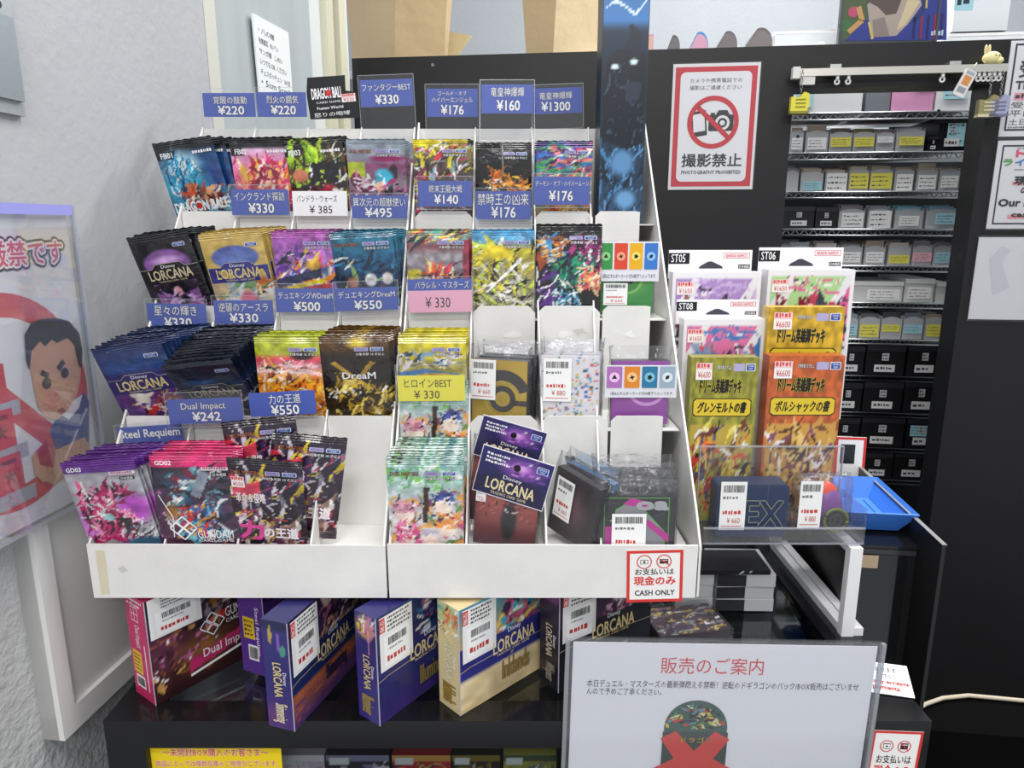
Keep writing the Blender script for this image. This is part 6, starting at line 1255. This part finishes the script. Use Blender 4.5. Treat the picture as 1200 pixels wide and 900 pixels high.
b.text('GILEM', (pp((985, 41))[0][0] + .004, pp((985, 43))[0][1], pp((1004, 30))[0][0], pp((985, 34))[0][1]), hx('e8e8ea'), 8) if False else None
b.scribble(*pp((1090, 44))[0], *pp((1107, 36))[0], 1, hx('b8c8e0'), 4, 9, .8)
b.build('canvas', t)
b = MB('gloss'); V = []
for y in (-.004, .012):
    for m_ in (0, .005): V += [(-.003 + m_, y, m_ * .5), (w + .002 - m_, y, m_ * .5), (w + .002 - m_, y, h + .002 - m_), (-.003 + m_, y, h + .002 - m_)]
Fq = []
for i in range(4):
    k2 = (i + 1) % 4; Fq += [(i, k2, 4 + k2, 4 + i), (8 + i, 12 + i, 12 + k2, 8 + k2), (i, 8 + i, 8 + k2, k2), (4 + i, 4 + k2, 12 + k2, 12 + i)]
b.raw(V, Fq, hx('4a4b50')); b.build('frame', t)

# ================================================================ WIRE SHELVES SEEN THROUGH THE OPENING
SF = Fr(BW.o + BW.rot @ Vector((0, .46, 0)), yaw=-7)
sx0, sx1 = SF.uv(900, 200)[0], SF.uv(1190, 200)[0]
t = thing('wire_shelf_rack', 'chrome wire shelf rack full of storage bins behind the opening', 'shelf rack'); SF.put(t)
rows = [(132, 140), (179, 187), (225, 232), (269, 276), (312, 318), (355, 360.5), (398, 403), (441, 446), (484, 488), (525, 529), (562, 566)]
SHZ = []
for i, (a, c_) in enumerate(rows):
    za, zc = SF.uv(1020, a)[1], SF.uv(1020, c_)[1]; SHZ.append(za)
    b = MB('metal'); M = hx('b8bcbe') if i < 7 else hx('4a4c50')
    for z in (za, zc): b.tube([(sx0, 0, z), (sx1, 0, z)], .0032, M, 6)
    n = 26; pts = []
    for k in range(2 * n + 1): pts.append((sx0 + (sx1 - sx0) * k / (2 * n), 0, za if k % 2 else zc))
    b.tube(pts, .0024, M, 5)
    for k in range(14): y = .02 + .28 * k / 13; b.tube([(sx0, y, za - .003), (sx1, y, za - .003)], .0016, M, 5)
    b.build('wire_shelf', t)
for x in (sx0, sx1):
    for y in (.0, .30): b = MB('metal'); b.tube([(x, y, -CAMZ), (x, y, SF.uv(1020, 60)[1])], .011, hx('b0b4b6'), 10); b.build('post', t)
wbox(SF, 'wall_dark_backing', sx0 - .1, sx1 + .1, .36, .39, -CAMZ, SF.uv(1020, 133)[1], '222326', 'black_panel')  # dark panel added to hide the lit rear wall and darken the gaps
ROWN = ['top', 'second', 'third', 'fourth', 'fifth', 'sixth', 'seventh', 'eighth', 'ninth', 'tenth', 'eleventh']
def sbin(row, x0p, x1p, top, kind='bin', note=None, nb=None, idx=0, n=1, d=.22, body=None):
    z = SHZ[row] + .0035; x0 = SF.uv(x0p, top)[0] + .0008; x1 = SF.uv(x1p, top)[0] - .0008; h = SF.uv((x0p + x1p) / 2, top)[1] - z; w = x1 - x0
    o = thing({'bin': 'storage_bin', 'black': 'storage_box', 'white': 'storage_box', 'card': 'card_carton'}[kind], '', {'bin': 'bin', 'card': 'carton'}.get(kind, 'box'), group='bins and boxes on the wire shelves')
    F = Fr(SF.o + SF.rot @ Vector((x0, .004, z)), yaw=-7); F.put(o)
    R = random.Random(row * 31 + idx); cn = {'e8e060': 'yellow', 'a8d8e4': 'pale blue', 'f2f2f2': 'white', 'f0b8c8': 'pink'}
    if kind == 'bin':
        b = MB('bin_plastic'); P = [(0, 0), (w, 0), (w, h * .68)] + [(w * (1 - k / 6), h * (.68 + .1 * math.sin(math.pi * k / 6))) for k in range(1, 6)] + [(0, h * .68)]
        b.slab(P, 0, .002, (1, 1, 1)); b.box(0, .002, .002, d, 0, h * .8, (1, 1, 1)); b.box(w - .002, w, .002, d, 0, h * .8, (1, 1, 1)); b.box(.002, w - .002, .002, d, 0, .002, (1, 1, 1)); b.box(.002, w - .002, d - .002, d, .002, h * .8, (1, 1, 1)); tub = b.build('tub', o)
        b = MB('gloss'); c1 = hx(body) if body else hx(R.choice(['a89a8a', 'c8c2bc', '98a0a8', 'c0b4a0', '8a8588']))
        for q_ in range(6):
            y = .008 + q_ * (d - .03) / 6; b.box(w * .08, w * .92, y, y + .014, .003, h * R.uniform(.82, .98), c1 * R.uniform(.7, 1.1) if q_ else c1)
        b.build('card_rows', o)
    else:
        col = {'black': '1b1b1e', 'white': 'e6e8e8', 'card': 'dcdedd'}[kind]; col = body or col
        b = MB('laminate'); b.box(0, w, 0, d, 0, h * (.80 if kind != 'white' else .95), hx(col)); bd_ = b.build('body', o)
        b = MB('laminate'); b.box(-.0006, w + .0006, -.003, d, h * .80, h, hx(col) * .9 + .08) if kind != 'white' else b.box(0, w, -.002, d, h * .95, h, hx('f0f1f1')); b.build('lid', o)
        if kind == 'black':
            b = MB('gloss'); b.rect(w * .40, h * .50, w * .58, h * .74, hx('c8c8cc'), 22); b.scribble(w * .42, h * .52, w * .56, h * .72, 2, hx('50505a'), idx, 23); b.rect(w * .22, h * .12, w * .76, h * .36, hx('e4e4e6'), 22); b.scribble(w * .27, h * .16, w * .7, h * .32, 1, hx('444448'), idx, 23); b.build('label_sticker', bd_)
    if note:
        nb_ = nb or (.08, .1, .92, .52); b = MB('paper'); yy = -.0015 / b.eps if False else 16
        b.rect(w * nb_[0], h * nb_[1], w * nb_[2], h * nb_[3], hx(note), yy if kind != 'white' else 22); b.scribble(w * (nb_[0] + .06), h * (nb_[1] + .06), w * (nb_[2] - .05), h * (nb_[3] - .04), 3, hx('55555a'), idx + row, (yy if kind != 'white' else 22) + 1, .3); b.build('paper_label', tub if kind == 'bin' else bd_)
    nm = {'bin': 'clear bin', 'black': 'black storage box', 'white': 'white storage box', 'card': 'white carton'}[kind]
    o['label'] = f"{nm}{' with ' + cn[note] + ' label' if note else ''}, {['leftmost', 'second', 'third', 'fourth', 'fifth', 'sixth', 'seventh', 'eighth', 'ninth'][idx]}{'' if idx == 0 else ' from left'}, {ROWN[row]} shelf of wire rack"
Y_, B2, W2, P2 = 'e8e060', 'a8d8e4', 'f2f2f2', 'f0b8c8'
def row(r, top, items):
    for i, it in enumerate(items):
        k = it[4] if len(it) > 4 else {}; sbin(r, it[0], it[1], it[2] if it[2] else top, it[3], idx=i, **k)
row(0, 92, [(932, 1014, None, 'white', dict(note=B2, nb=(.04, .15, .28, .75))), (1018, 1047, None, 'white', dict(body='7c8088')), (1048, 1098, None, 'white', dict(body='e0a0c8', note=B2, nb=(.5, .68, .98, .95))), (1100, 1140, None, 'white', dict(note=B2, nb=(.2, .35, .9, .9)))])
row(1, 143, [(928, 944, 145, 'bin', dict(note=W2)), (946, 973, 145, 'bin', dict(note=W2)), (974, 1001, 147, 'bin', dict(note=Y_, nb=(.05, .2, .95, .55), body='6a6058')), (1002, 1028, 147, 'bin', dict(note=Y_, nb=(.05, .2, .95, .55), body='7a7048')), (1029, 1051, 148, 'bin', dict(note=W2, nb=(.05, .35, .9, .6), body='8a7a82')), (1053, 1087, 143, 'bin', dict(note=Y_, nb=(.1, .2, .95, .5))), (1089, 1101, 160, 'black', {}), (1103, 1136, 136, 'black', dict(note=B2, nb=(.3, .12, .95, .92)))])
row(2, 190, [(922, 938, 192, 'bin', {}), (940, 967, 194, 'bin', dict(note=B2, nb=(.1, .05, .95, .38))), (969, 995, 194, 'bin', dict(note=W2, nb=(.05, -.02, 1, .7))), (997, 1021, 190, 'bin', dict(note=Y_, nb=(.05, .08, .98, .62))), (1022, 1049, 190, 'bin', dict(note=Y_, nb=(.03, .08, .98, .62))), (1051, 1074, 190, 'bin', dict(note=W2, nb=(.1, .0, .95, .58))), (1077, 1102, 190, 'bin', dict(note=W2, nb=(.08, .05, .92, .55))), (1104, 1128, 190, 'bin', dict(note=W2))])
row(3, 238, [(920, 956, 242, 'black', {}), (957, 983, 243, 'black', {}), (985, 1016, 238, 'bin', dict(note=W2, nb=(.1, .05, .95, .62))), (1019, 1048, 238, 'bin', dict(note=W2, nb=(.06, .02, .96, .7))), (1051, 1085, 238, 'bin', dict(note=W2, nb=(.15, .1, .85, .5), body='8ac0d0')), (1088, 1124, 238, 'bin', dict(note=B2, nb=(.3, .15, .95, .6), body='90b8c8'))])
row(4, 280, [(925, 953, 281, 'bin', dict(note=W2)), (956, 985, 281, 'bin', dict(note=W2)), (987, 1013, 281, 'bin', dict(note=W2)), (1015, 1040, 281, 'bin', dict(note=W2)), (1043, 1070, 281, 'bin', dict(note=Y_, nb=(.05, .08, .95, .4))), (1072, 1095, 281, 'bin', dict(note=P2, nb=(.0, .15, 1, .5))), (1097, 1118, 281, 'bin', dict(note=B2))])
row(5, 328, [(1000, 1060, 330, 'card', dict(note=W2, nb=(.3, .1, .95, .62))), (1062, 1097, 327, 'card', dict(note=W2, nb=(.1, .15, .9, .65))), (1099, 1114, 331, 'card', {})])
row(6, 364, [(994, 1008, 366, 'bin', dict(note=B2)), (1009, 1034, 364, 'bin', dict(note=Y_, nb=(.05, .05, .95, .5), body='6a6a6c')), (1035, 1060, 364, 'bin', dict(note=Y_, nb=(.05, .25, .9, .5), body='505054')), (1061, 1085, 364, 'bin', dict(note=B2, nb=(.05, .2, .95, .5), body='7a8090')), (1087, 1108, 364, 'bin', dict(note=Y_))])
row(7, 405, [(985, 1015, 406, 'black', {}), (1017, 1063, 405, 'black', {}), (1066, 1108, 404, 'black', {})])
row(8, 447, [(980, 1012, 449, 'black', {}), (1014, 1060, 448, 'black', {}), (1062, 1104, 446, 'black', {})])
row(9, 489, [(976, 1009, 490, 'black', {}), (1011, 1062, 489, 'black', {}), (1065, 1100, 490, 'black', dict(note=B2, nb=(.1, .4, .8, .75)))])
row(10, 529, [(972, 1010, 532, 'black', {}), (1012, 1048, 531, 'black', {}), (1050, 1092, 530, 'black', {})])
F = Fr(BW.o + BW.rot @ Vector((0, .30, 0)), yaw=-7); x0, z0, x1, z1 = F.box(1030, 566, 1078, 600)
b = MB('gloss'); b.box(x0, x1, 0, .14, -CAMZ, z0, hx('26262a')); b.use('gloss'); b.grid((x0, z0 - .06, x1, z0 - .001), 40, 16, [('f', '7aa0a0'), ('s', 60, 3, (0, 0, 1, 1), ['3aa08a', 'e0c060', 'c85a48', '3a5a80', 'e8e0d0'], .08, .05, 40, 80)])
tag(F.put(b.build('card_display_box')), 'box with a colourful printed edge on the floor below the wire rack', 'box')
